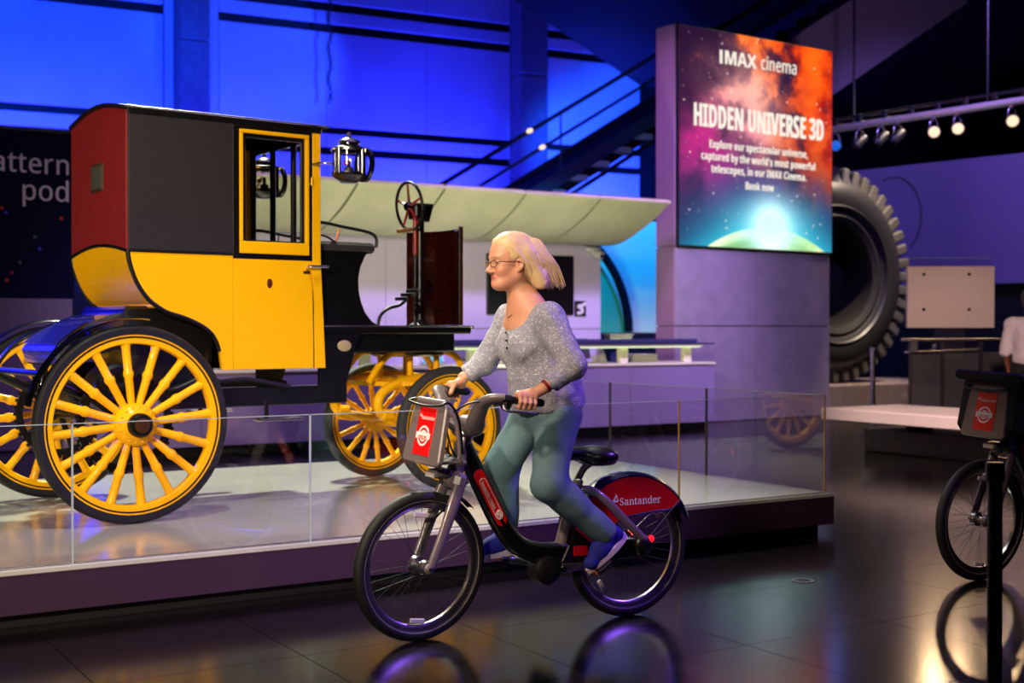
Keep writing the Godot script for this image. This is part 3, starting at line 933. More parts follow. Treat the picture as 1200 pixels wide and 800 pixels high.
func bike_wheel(bike: Node3D, called: String, at: Vector3, turn: float) -> Node3D:
	var w := Node3D.new()
	w.name = called
	bike.add_child(w)
	w.position = at
	w.rotation_degrees.y = turn
	var c: Array = []
	for i in 20:
		var an := TAU * i / 20
		c.append(Vector2(0.304 + 0.027 * cos(an), 0.026 * sin(an)))
	part("tyre", MB.new().lathe(c, Vector3.ZERO, AX, 72, 0, TAU, true), M.tyre, w)
	part("rim", MB.new().lathe([Vector2(0.256, -0.008), Vector2(0.262, -0.013), Vector2(0.284, -0.0165), Vector2(0.288, -0.0165), Vector2(0.288, 0.0165), Vector2(0.284, 0.0165), Vector2(0.262, 0.013), Vector2(0.256, 0.008)], Vector3.ZERO, AX, 72, 0, TAU, true), M.alloy, w)
	for s in [-1.0, 1.0]:
		part("reflective_band", MB.new().lathe([Vector2(0.2895, s * 0.0225 - 0.001), Vector2(0.2915, s * 0.0235 - 0.001), Vector2(0.2915, s * 0.0235 + 0.001), Vector2(0.2895, s * 0.0225 + 0.001)], Vector3.ZERO, AX, 72, 0, TAU, true), M.pale_band, w)
	part("hub", MB.new().lathe([Vector2(0.012, -0.05), Vector2(0.03, -0.05), Vector2(0.034, -0.03), Vector2(0.02, -0.024), Vector2(0.02, 0.024), Vector2(0.034, 0.03), Vector2(0.03, 0.05), Vector2(0.012, 0.05)], Vector3.ZERO, AX, 24, 0, TAU, true), M.alloy, w)
	var sp := MB.new()
	for i in 36:
		var an := TAU * i / 36
		var ah := an + (0.75 if i % 4 < 2 else -0.75)
		var z := 0.03 if i % 2 else -0.03
		sp.tube([Vector3(cos(ah) * 0.03, sin(ah) * 0.03, z), Vector3(cos(an) * 0.264, sin(an) * 0.264, 0.0)], 0.0011, 4)
	part("spokes", sp, M.spoke, w).set_meta("kind", "stuff")
	return w

func make_bike(label: String, at: Vector3, turn: float, steer: float, black_bag: bool) -> Node3D:
	var b := thing("bicycle", label, "bicycle", at, turn, "")
	# parts of the steered group are children of the bicycle; each is turned about the head axis
	var S := steer_xf(steer)
	var sp := func(called: String, mb, m: Material, label2 := "") -> MeshInstance3D:
		var o := part(called, mb, m, b, label2)
		o.transform = S
		return o
	var fw := bike_wheel(b, "front_wheel", Vector3.ZERO, 0.0)
	fw.transform = S * Transform3D(Basis(), Vector3(1.075, 0.33, 0))
	for k in [[0.01, 0.228], [0.02, -0.238]]:
		var r := part("reflector", MB.new().box(Vector3(k[0], k[1], -0.012), Vector3(0.075, 0.022, 0.012), Basis(Vector3(0, 0, 1), 0.15), 0.006), M.reflector, fw)
	var fork := MB.new()
	for s in [-1.0, 1.0]:
		fork.tube(smooth([Vector3(0.912, 0.70, s * 0.058), Vector3(0.955, 0.60, s * 0.066), Vector3(1.01, 0.46, s * 0.068), Vector3(1.062, 0.335, s * 0.066)], 4), [0.024, 0.024, 0.024, 0.024, 0.024, 0.023, 0.022, 0.021, 0.02, 0.019, 0.019, 0.018, 0.018], 14, false, Vector2(1.25, 0.75), Vector3(1, 0, 0))
		fork.ball(Vector3(1.072, 0.328, s * 0.064), Vector3(0.024, 0.024, 0.016), Basis(), 14, 8)
	sp.call("fork", fork, M.mauve)
	sp.call("fork_crown", MB.new().box(Vector3(0.915, 0.70, 0), Vector3(0.07, 0.075, 0.16), Basis(Vector3(0, 0, 1), 0.3), 0.02), M.mauve)
	sp.call("axle", MB.new().tube([Vector3(1.075, 0.33, -0.088), Vector3(1.075, 0.33, 0.088)], 0.009, 10), M.alloy)
	sp.call("brake_drum", MB.new().lathe([Vector2(0, 0.02), Vector2(0.038, 0.02), Vector2(0.04, 0.045), Vector2(0, 0.05)], Vector3(1.075, 0.33, 0), AX, 24), M.alloy)
	sp.call("brake_cable", MB.new().tube(smooth([Vector3(0.985, 0.6, -0.07), Vector3(1.0, 0.5, 0.045), Vector3(1.05, 0.38, 0.05)]), 0.005, 6), M.black)
	sp.call("head_tube", MB.new().tube([Vector3(0.925, 0.68, 0), Vector3(0.84, 0.935, 0)], [0.04, 0.034], 18), M.mauve)
	sp.call("front_lamp", MB.new().box(Vector3(0.99, 0.735, 0), Vector3(0.09, 0.035, 0.085), Basis(Vector3(0, 0, 1), -0.05), 0.012), M.gunmetal)
	sp.call("front_lamp_lens", MB.new().box(Vector3(1.037, 0.73, 0), Vector3(0.008, 0.022, 0.07)), M.reflector)
	sp.call("front_mudguard", MB.new().lathe([Vector2(0.345, -0.028), Vector2(0.352, -0.02), Vector2(0.353, 0.02), Vector2(0.345, 0.028)], Vector3(1.075, 0.33, 0), AX, 10, deg_to_rad(118), deg_to_rad(138)), M.black)
	sp.call("stem", MB.new().ball(Vector3(0.838, 0.945, 0), Vector3(0.055, 0.04, 0.075), Basis(Vector3(0, 0, 1), 0.3), 18, 12), M.mauve)
	sp.call("stem_clamp", MB.new().box(Vector3(0.868, 0.915, 0), Vector3(0.05, 0.055, 0.09), Basis(Vector3(0, 0, 1), 0.3), 0.012), M.alloy)
	for s in [-1.0, 1.0]:
		var line := smooth([Vector3(0.845, 0.92, s * 0.02), Vector3(0.855, 0.93, s * 0.07), Vector3(0.878, 0.985, s * 0.12), Vector3(0.88, 1.045, s * 0.165), Vector3(0.865, 1.075, s * 0.215), Vector3(0.82, 1.078, s * 0.25)], 5)
		var rad: Array = []
		for i in line.size():
			rad.append(lerpf(0.039, 0.02, float(i) / line.size()))
		sp.call("handlebar", MB.new().tube(line, rad, 14, false, Vector2(1.3, 0.85), Vector3(1, 0, 0)), M.gunmetal)
		sp.call("grip_collar", MB.new().tube([Vector3(0.83, 1.077, s * 0.245), Vector3(0.795, 1.073, s * 0.262)], 0.022, 14), M.black)
		sp.call("grip", MB.new().tube([Vector3(0.805, 1.074, s * 0.256), Vector3(0.73, 1.066, s * 0.28), Vector3(0.66, 1.058, s * 0.295), Vector3(0.648, 1.056, s * 0.298)], [0.0165, 0.017, 0.0185, 0.014], 14), M.black)
		sp.call("brake_lever", MB.new().tube(smooth([Vector3(0.83, 1.06, s * 0.25), Vector3(0.83, 1.03, s * 0.275), Vector3(0.77, 1.022, s * 0.3), Vector3(0.70, 1.015, s * 0.315)]), 0.006, 8), M.alloy)
		sp.call("shifter", MB.new().box(Vector3(0.815, 1.05, s * 0.252), Vector3(0.045, 0.045, 0.04), Basis(), 0.012), M.black)
		sp.call("brake_cable", MB.new().tube(smooth([Vector3(0.83, 1.05, s * 0.24), Vector3(0.93, 1.06, s * 0.17), Vector3(1.0, 0.98, s * 0.08), Vector3(0.95, 0.85, s * 0.03), Vector3(0.9, 0.79, s * 0.02)]), 0.0045, 6), M.black)
	# front carrier: a moulded shield with a red plate, hoops behind
	var tilt := Basis(Vector3(0, 0, 1), deg_to_rad(12.0))
	var C := Vector3(1.05, 0.91, 0)
	var sh := MB.new()
	var outline := PackedVector2Array()
	for k in [[0.105, 0.115, 0], [-0.105, 0.115, 90], [-0.125, -0.11, 180], [0.125, -0.11, 270]]:
		for i in 5:
			var an := deg_to_rad(k[2] + 90.0 * i / 4)
			outline.append(Vector2(k[0] + 0.025 * cos(an), k[1] + 0.025 * sin(an)))
	# the shield lies in z, y and faces forward (+x)
	var FX := Transform3D(Basis(Vector3(0, 0, -1), Vector3(0, 1, 0), Vector3(1, 0, 0)), C)
	FX.basis = tilt * FX.basis
	sh.prism(outline, -0.012, 0.018, FX, 0.006)
	sp.call("carrier_shield", sh, M.gunmetal)
	var plate := Node3D.new()
	plate.name = "red_plate"
	b.add_child(plate, true)
	plate.transform = S * FX * Transform3D(Basis(), Vector3(0.0, 0.008, 0.0195))
	part("plate", MB.new().box(Vector3.ZERO, Vector3(0.135, 0.21, 0.004), Basis(), 0.001), M.sign_red, plate)
	roundel(M.white_print, plate, Transform3D(Basis(), Vector3(0, -0.02, 0.003)), 0.045, M.sign_red)
	flame(M.white_print, plate, Transform3D(Basis(), Vector3(-0.052, 0.066, 0.002)), 0.013)
	words("Santander", 0.016, M.white_print, plate, Transform3D(Basis(), Vector3(0.012, 0.06, 0.003)), "Droid Serif", false, 1.0, 0.001)
	var rn := words("13777", 0.016, M.pale_band, b, Transform3D(), "Droid Sans", true, 1.0, 0.001)
	rn.transform = S * FX * Transform3D(Basis(), Vector3(0.0, -0.128, 0.019))
	for s in [-1.0, 1.0]:
		sp.call("carrier_hoop", MB.new().tube(smooth([Vector3(1.03, 1.03, s * 0.13), Vector3(1.0, 0.98, s * 0.14), Vector3(0.985, 0.9, s * 0.145), Vector3(0.97, 0.80, s * 0.14), Vector3(0.92, 0.79, s * 0.1), Vector3(0.90, 0.80, s * 0.03)]), 0.009, 8), M.mauve)
	sp.call("carrier_floor", MB.new().box(Vector3(0.99, 0.795, 0), Vector3(0.12, 0.014, 0.24), Basis(), 0.005), M.gunmetal)
	sp.call("bungee", MB.new().tube(smooth([Vector3(1.035, 1.055, 0.13), Vector3(1.07, 1.045, 0.13), Vector3(1.075, 1.035, 0.0), Vector3(1.07, 1.045, -0.12), Vector3(1.03, 1.055, -0.135), Vector3(0.97, 0.98, -0.12), Vector3(0.9, 0.82, -0.05)]), 0.006, 8), M.black)
	sp.call("bungee_sleeve", MB.new().tube([Vector3(1.03, 1.05, -0.11), Vector3(1.03, 1.05, 0.11)], 0.016, 10), M.gunmetal)
	if black_bag:
		sp.call("front_bag", MB.new().box(Vector3(0.97, 0.95, 0), Vector3(0.16, 0.33, 0.44), tilt, 0.035), M.bag, "square black bag behind the shield")
		sp.call("bag_flap", MB.new().box(Vector3(0.98, 1.1, 0), Vector3(0.172, 0.05, 0.465), tilt, 0.024), M.bag)
	# --- frame
	var line := smooth([Vector3(0.868, 0.85, 0), Vector3(0.80, 0.715, 0), Vector3(0.728, 0.575, 0), Vector3(0.655, 0.45, 0), Vector3(0.575, 0.37, 0), Vector3(0.47, 0.338, 0), Vector3(0.36, 0.335, 0), Vector3(0.24, 0.335, 0)], 6)
	var fr: Array = []
	for i in line.size():
		fr.append(lerpf(0.047, 0.052, float(i) / line.size()))
	part("frame", MB.new().tube(line, fr, 22, false, Vector2(0.96, 0.78), Vector3(1, 0, 0)), M.frame_black, b)
	# sticker: a red lozenge on both flanks of the sloping beam
	for s in [-1.0, 1.0]:
		var d := (Vector3(0.66, 0.455, 0) - Vector3(0.825, 0.765, 0)).normalized()
		var xa := d if s < 0 else -d
		var za := Vector3(0, 0, s)
		var ya := za.cross(xa)
		var SX := Transform3D(Basis(xa, ya, za), Vector3(0.747, 0.612, s * 0.0345))
		var badge := part("frame_sticker", _pill(0.145, 0.026, 0.006), M.sticker_red, b, "red lozenge sticker with white lettering")
		badge.transform = SX
		var rim := part("sticker_outline", _pill_ring(0.105, 0.0165, 0.0017), M.white_print, badge)
		rim.position = Vector3(0.005, 0, 0.0045)
		words("Santander Cycles", 0.0125, M.white_print, badge, Transform3D(Basis(), Vector3(-0.017, -0.005, 0.005)), "Droid Serif", false, 0.98, 0.001)
		flame(M.white_print, badge, Transform3D(Basis(), Vector3(-0.098, -0.002, 0.004)), 0.008)
		roundel(M.white_print, badge, Transform3D(Basis(Vector3(0, 0, 1), -0.3), Vector3(0.087, 0, 0.005)), 0.018, M.sticker_red)
	part("seat_tube", MB.new().tube([Vector3(0.372, 0.34, 0), Vector3(0.29, 0.63, 0)], [0.03, 0.026], 16), M.mauve, b)
	part("seat_post", MB.new().tube(smooth([Vector3(0.30, 0.6, 0), Vector3(0.272, 0.665, 0), Vector3(0.24, 0.715, 0), Vector3(0.20, 0.74, 0)]), 0.0165, 12), M.mauve_gloss, b)
	part("seat_clamp", MB.new().box(Vector3(0.285, 0.64, -0.012), Vector3(0.06, 0.028, 0.065), Basis(Vector3(0, 0, 1), -1.2), 0.008), M.mauve_gloss, b)
	var sd := MB.new()
	var sf := Sdf.new().ell(Vector3(0.165, 0.77, -0.055), Vector3(0.075, 0.042, 0.055), 0.04).ell(Vector3(0.165, 0.77, 0.055), Vector3(0.075, 0.042, 0.055), 0.04).ell(Vector3(0.23, 0.785, 0), Vector3(0.12, 0.028, 0.05), 0.05).ell(Vector3(0.30, 0.788, 0), Vector3(0.07, 0.026, 0.03), 0.03)
	sf.build(Vector3(0.0, 0.7, -0.15), Vector3(0.4, 0.85, 0.15), 0.008, sd)
	part("saddle", sd, M.saddle, b)
	part("saddle_springs", MB.new().tube(smooth([Vector3(0.29, 0.765, -0.02), Vector3(0.22, 0.735, -0.03), Vector3(0.12, 0.735, -0.05), Vector3(0.1, 0.75, -0.06)]), 0.006, 6).tube(smooth([Vector3(0.29, 0.765, 0.02), Vector3(0.22, 0.735, 0.03), Vector3(0.12, 0.735, 0.05), Vector3(0.1, 0.75, 0.06)]), 0.006, 6), M.alloy, b)
	for s in [-1.0, 1.0]:
		part("seat_stay", MB.new().tube(smooth([Vector3(0.285, 0.615, s * 0.012), Vector3(0.235, 0.618, s * 0.045), Vector3(0.18, 0.58, s * 0.075), Vector3(0.06, 0.465, s * 0.085), Vector3(-0.035, 0.375, s * 0.085)]), 0.0205, 12), M.mauve, b)
		part("dropout", MB.new().ball(Vector3(-0.035, 0.345, s * 0.083), Vector3(0.048, 0.052, 0.03), Basis(), 16, 10), M.black, b)
		part("rear_light", MB.new().ball(Vector3(-0.075, 0.375, s * 0.09), Vector3(0.017, 0.017, 0.017), Basis(), 14, 9), M.rear_light, b, "glowing red rear light")
		part("chain_case", MB.new().prism(PackedVector2Array([Vector2(-0.05, 0.29), Vector2(-0.04, 0.375), Vector2(0.2, 0.385), Vector2(0.36, 0.375), Vector2(0.4, 0.3), Vector2(0.2, 0.285)]), -0.008, 0.008, Transform3D(Basis(), Vector3(0, 0, s * 0.062)), 0.004), M.frame_black, b)
		part("side_badge", MB.new().box(Vector3(0.3, 0.345, s * 0.072), Vector3(0.075, 0.045, 0.004)), M.sticker_red, b)
	part("bottom_bracket", MB.new().lathe([Vector2(0, -0.06), Vector2(0.045, -0.06), Vector2(0.066, -0.045), Vector2(0.066, 0.045), Vector2(0.045, 0.06), Vector2(0, 0.06)], Vector3(0.455, 0.262, 0), AX, 30), M.gunmetal_dark, b)
	# cranks: near one back, far one forward
	part("crank", MB.new().tube([Vector3(0.41, 0.275, -0.085), Vector3(0.32, 0.277, -0.088), Vector3(0.237, 0.28, -0.09)], [0.024, 0.018, 0.016], 12, false, Vector2(1, 0.55), Vector3(0, 1, 0)), M.alloy, b)
	part("crank", MB.new().tube([Vector3(0.41, 0.275, 0.085), Vector3(0.5, 0.287, 0.088), Vector3(0.582, 0.3, 0.09)], [0.024, 0.018, 0.016], 12, false, Vector2(1, 0.55), Vector3(0, 1, 0)), M.alloy, b)
	part("crank_bolt", MB.new().lathe([Vector2(0, 0.0), Vector2(0.014, 0.0), Vector2(0.014, 0.012), Vector2(0, 0.014)], Vector3(0.41, 0.275, -0.096), Basis(Vector3(1, 0, 0), Vector3(0, 0, -1), Vector3(0, 1, 0)), 14), M.black, b)
	for k in [[0.237, 0.28, -0.145, -0.6], [0.582, 0.3, 0.145, 0.1]]:
		var pb := Basis(Vector3(0, 0, 1), k[3])
		var pd := part("pedal", MB.new().box(Vector3(k[0], k[1], k[2]), Vector3(0.085, 0.026, 0.1), pb, 0.008), M.black, b)
		for s in [-1.0, 1.0]:
			part("pedal_reflector", MB.new().box(Vector3(k[0], k[1], k[2]) + pb * Vector3(s * 0.044, 0, 0), Vector3(0.006, 0.018, 0.06), pb), M.amber, pd)
	# rear wheel, mudguard and skirt
	var rw := bike_wheel(b, "rear_wheel", Vector3(0, 0.33, 0), 0.0)
	part("reflector", MB.new().box(Vector3(-0.155, 0.165, -0.012), Vector3(0.075, 0.022, 0.012), Basis(Vector3(0, 0, 1), 1.0), 0.006), M.reflector, rw)
	part("reflector", MB.new().box(Vector3(0.15, -0.17, -0.012), Vector3(0.06, 0.022, 0.012), Basis(Vector3(0, 0, 1), 1.0), 0.006), M.reflector, rw)
	part("rear_hub", MB.new().lathe([Vector2(0, -0.06), Vector2(0.04, -0.06), Vector2(0.045, -0.04), Vector2(0.045, 0.04), Vector2(0.04, 0.06), Vector2(0, 0.06)], Vector3(0, 0.33, 0), AX, 24), M.alloy, b)
	var prof: Array = [Vector2(0.325, -0.05), Vector2(0.345, -0.05), Vector2(0.357, -0.035), Vector2(0.36, -0.012), Vector2(0.36, 0.012), Vector2(0.357, 0.035), Vector2(0.345, 0.05), Vector2(0.325, 0.05)]
	part("rear_mudguard", MB.new().lathe(prof, Vector3(0, 0.33, 0), AX, 40, deg_to_rad(20), deg_to_rad(158)), M.navy_gloss, b)
	var skirt := arc(0, 0.33, 0.335, 30, 140, 22)
	skirt.append_array(PackedVector2Array([Vector2(-0.215, 0.512), Vector2(-0.14, 0.499), Vector2(-0.07, 0.489), Vector2(0.0, 0.482), Vector2(0.07, 0.478), Vector2(0.115, 0.45), Vector2(0.17, 0.40), Vector2(0.24, 0.375)]))
	skirt = arc(0, 0.33, 0.338, 20, 144, 24) + PackedVector2Array([Vector2(-0.215, 0.5), Vector2(-0.14, 0.497), Vector2(-0.07, 0.49), Vector2(0.0, 0.483), Vector2(0.07, 0.475), Vector2(0.115, 0.445), Vector2(0.17, 0.40), Vector2(0.24, 0.38)])
	for s in [-1.0, 1.0]:
		part("wheel_skirt", MB.new().prism(skirt, -0.003, 0.003, Transform3D(Basis(), Vector3(0, 0, s * 0.05)), 0.001), M.sticker_red, b, "red wheel skirt with white lettering")
		var LX := Transform3D(Basis(Vector3(s, 0, 0), Vector3(0, 1, 0), Vector3(0, 0, s)), Vector3(-0.02 if s < 0 else -0.05, 0.553, s * 0.0545))
		words("Santander", 0.034, M.white_print, b, LX * Transform3D(Basis(), Vector3(0.02, 0, 0)), "Droid Serif", false, 1.0, 0.001)
		flame(M.white_print, b, LX * Transform3D(Basis(), Vector3(-0.118, 0.01, 0)), 0.029)
	for s in [-1.0, 1.0]:
		part("skirt_edge", MB.new().tube(smooth([Vector3(-0.275, 0.53, s * 0.05), Vector3(-0.215, 0.5, s * 0.051), Vector3(-0.14, 0.497, s * 0.051), Vector3(-0.07, 0.49, s * 0.051), Vector3(0.0, 0.483, s * 0.051), Vector3(0.07, 0.475, s * 0.051)], 4), 0.008, 8), M.navy_gloss, b)
		part("mudguard_stay", MB.new().tube([Vector3(-0.03, 0.345, s * 0.085), Vector3(-0.27, 0.545, s * 0.052)], 0.0028, 6), M.alloy, b)
	part("rear_cable", MB.new().tube(smooth([Vector3(0.36, 0.40, 0.03), Vector3(0.34, 0.5, 0.04), Vector3(0.31, 0.46, 0.045), Vector3(0.30, 0.38, 0.05)]), 0.006, 6), M.black, b)
	return b

func _pill(l: float, r: float, t: float) -> MB:
	var p := arc(l - r, 0, r, -90, 90, 10) + arc(-l + r, 0, r, 90, 270, 10)
	return MB.new().prism(p, -t, t * 0.5, Transform3D(), 0.001)

func _pill_ring(l: float, r: float, w: float) -> MB:
	var pts: Array = []
	for q in arc(l - r, 0, r, -90, 90, 10) + arc(-l + r, 0, r, 90, 270, 10):
		pts.append(Vector3(q.x, q.y, 0))
	return MB.new().tube(pts, w * 0.6, 5, true)

# ------------------------------------------------------------------ people
func shoe_sdf(R: Transform3D, mb: MB, sole: MB) -> void:
	var s := Sdf.new()
	var P := func(x: float, y: float, z: float) -> Vector3: return R * Vector3(x, y, z)
	s.cap(P.call(-0.03, 0.045, 0), P.call(0.07, 0.045, 0), 0.036, 0.04, 0.03)
	s.cap(P.call(0.05, 0.038, 0), P.call(0.145, 0.028, 0), 0.038, 0.034, 0.03)
	s.cap(P.call(-0.025, 0.05, 0), P.call(-0.01, 0.08, 0), 0.035, 0.038, 0.03)
	s.cap(P.call(0.03, 0.075, 0), P.call(0.09, 0.05, 0), 0.036, 0.03, 0.02)
	var lo := Vector3(9, 9, 9)
	var hi := -lo
	for x in [-0.09, 0.2]:
		for y in [-0.02, 0.16]:
			for z in [-0.07, 0.07]:
				var q: Vector3 = P.call(x, y, z)
				lo = lo.min(q)
				hi = hi.max(q)
	s.build(lo, hi, 0.007, mb)
	var o := PackedVector2Array()
	for i in 28:
		var t := TAU * i / 28
		var x := 0.055 + 0.132 * cos(t)
		var w := 0.0435 - 0.006 * cos(t) - 0.004 * absf(cos(t) + 0.25)
		o.append(Vector2(x, w * sin(t)))
	sole.prism(o, -0.006, 0.026, R * Transform3D(Basis(Vector3(1, 0, 0), Vector3(0, 0, -1), Vector3(0, 1, 0)), Vector3.ZERO), 0.004)

func hand_sdf(s: Sdf, wrist: Vector3, grip: Vector3, g: Vector3, outv: Vector3) -> void:
	# fingers closed round a bar that runs along g through grip; outv points away from the rider's middle
	var up := g.cross(outv).normalized()
	if up.y < 0:
		up = -up
	var palm := grip + up * 0.028 + outv * 0.002
	s.cap(wrist, palm - g * 0.03 + up * 0.004, 0.027, 0.023, 0.025)
	s.cap(palm - g * 0.032, palm + g * 0.032, 0.018, 0.018, 0.02)
	s.cap(palm - g * 0.034 + outv * 0.016 - up * 0.004, palm + g * 0.034 + outv * 0.016 - up * 0.004, 0.0135, 0.0135, 0.015)
	for i in 4:
		var t: float = [-0.036, -0.012, 0.012, 0.034][i]
		var ln: float = [0.86, 0.98, 1.0, 0.92][i]
		var c := grip + g * t
		var r: float = [0.0082, 0.0092, 0.0096, 0.0094][i]
		var k0 := c + up * 0.022 + outv * 0.022
		var k1 := c + outv * 0.034 * ln - up * 0.004
		var k2 := c + outv * 0.022 - up * 0.028 * ln
		var k3 := c - outv * 0.004 - up * 0.031 * ln
		s.cap(k0, k1, r * 1.1, r, 0.006)
		s.cap(k1, k2, r, r * 0.94, 0.004)
		s.cap(k2, k3, r * 0.94, r * 0.82, 0.004)
	var b0 := palm + g * 0.02 - outv * 0.016
	var b1 := grip + g * 0.045 - outv * 0.03 - up * 0.006
	var b2 := grip + g * 0.062 - outv * 0.012 - up * 0.026
	s.cap(wrist.lerp(palm, 0.7) - outv * 0.008, b0, 0.017, 0.014, 0.015)
	s.cap(b0, b1, 0.0125, 0.0108, 0.01)
	s.cap(b1, b2, 0.0108, 0.009, 0.006)

func head_sdf(s: Sdf, H: Transform3D) -> void:
	var q := H.basis
	var P := func(x: float, y: float, z: float) -> Vector3: return H * Vector3(x, y, z)
	s.ell(P.call(-0.015, 0.045, 0), Vector3(0.094, 0.086, 0.074), 0.03, q)
	s.ell(P.call(0.036, 0.05, 0), Vector3(0.062, 0.062, 0.062), 0.03, q)
	s.ell(P.call(0.042, -0.022, 0), Vector3(0.055, 0.086, 0.058), 0.03, q)
	s.cap(P.call(-0.005, -0.055, -0.045), P.call(0.055, -0.092, -0.018), 0.022, 0.017, 0.035)
	s.cap(P.call(-0.005, -0.055, 0.045), P.call(0.055, -0.092, 0.018), 0.022, 0.017, 0.035)
	s.ell(P.call(0.072, -0.094, 0), Vector3(0.021, 0.018, 0.022), 0.025, q)
	s.ell(P.call(0.045, -0.088, 0), Vector3(0.042, 0.022, 0.034), 0.03, q)
	s.ell(P.call(0.083, 0.027, 0), Vector3(0.016, 0.011, 0.046), 0.02, q)
	for z in [-1.0, 1.0]:
		s.ell(P.call(0.066, -0.028, z * 0.036), Vector3(0.026, 0.024, 0.02), 0.02, q)
		s.ell(P.call(0.106, 0.006, z * 0.033), Vector3(0.02, 0.011, 0.017), 0.012, q, true)
		s.ell(P.call(0.082, 0.006, z * 0.032), Vector3(0.0125, 0.0115, 0.0135), 0.004, q)
		s.ell(P.call(0.104, -0.036, z * 0.0115), Vector3(0.0105, 0.008, 0.008), 0.008, q)
	s.cap(P.call(0.092, 0.014, 0), P.call(0.113, -0.026, 0), 0.0075, 0.0105, 0.012)
	s.ell(P.call(0.117, -0.031, 0), Vector3(0.0115, 0.0095, 0.0105), 0.008, q)
	s.ell(P.call(0.09, -0.06, 0), Vector3(0.011, 0.0055, 0.021), 0.006, q)
	s.ell(P.call(0.0885, -0.071, 0), Vector3(0.0105, 0.0062, 0.018), 0.006, q)
	s.ell(P.call(0.106, -0.0655, 0), Vector3(0.01, 0.0016, 0.022), 0.003, q, true)
	for z in [-1.0, 1.0]:
		var eb := q * Basis(Vector3(0, 1, 0), z * 0.35) * Basis(Vector3(0, 0, 1), 0.12)
		s.ell(P.call(-0.008, -0.006, z * 0.073), Vector3(0.019, 0.031, 0.009), 0.006, eb)
		s.ell(P.call(-0.003, -0.003, z * 0.082), Vector3(0.011, 0.02, 0.006), 0.004, eb, true)
		s.ell(P.call(0.0, -0.032, z * 0.071), Vector3(0.009, 0.01, 0.007), 0.006, eb)

func tint_face(mb: MB, H: Transform3D, from: int) -> void:
	mb.use_col = true
	var inv := H.affine_inverse()
	var skin := Color(0.60, 0.29, 0.18)
	var lip := Color(0.45, 0.15, 0.12)
	var cheek := Color(0.60, 0.23, 0.155)
	var brow := Color(0.35, 0.22, 0.14)
	var white := Color(0.75, 0.7, 0.66)
	var iris := Color(0.05, 0.07, 0.1)
	while mb.col.size() < mb.v.size():
		var p := inv * mb.v[mb.col.size()]
		var c := skin
		if mb.col.size() >= from:
			var az := absf(p.z)
			var ck := Vector3(p.x - 0.075, p.y + 0.03, az - 0.04).length()
			c = c.lerp(cheek, clampf(1.0 - ck / 0.035, 0, 1))
			if p.x > 0.086 and absf(p.y + 0.0655) < 0.011 and az < 0.021:
				c = lip
			if p.x > 0.07 and absf(p.y - 0.03 + az * az * 2.0) < 0.004 and az > 0.014 and az < 0.05:
				c = brow
			var e := Vector2(p.y - 0.006, az - 0.032)
			if p.x > 0.08 and Vector2(e.x / 0.006, e.y / 0.0115).length() < 1.0:
				c = iris if e.length() < 0.005 else white
		mb.col.append(c)

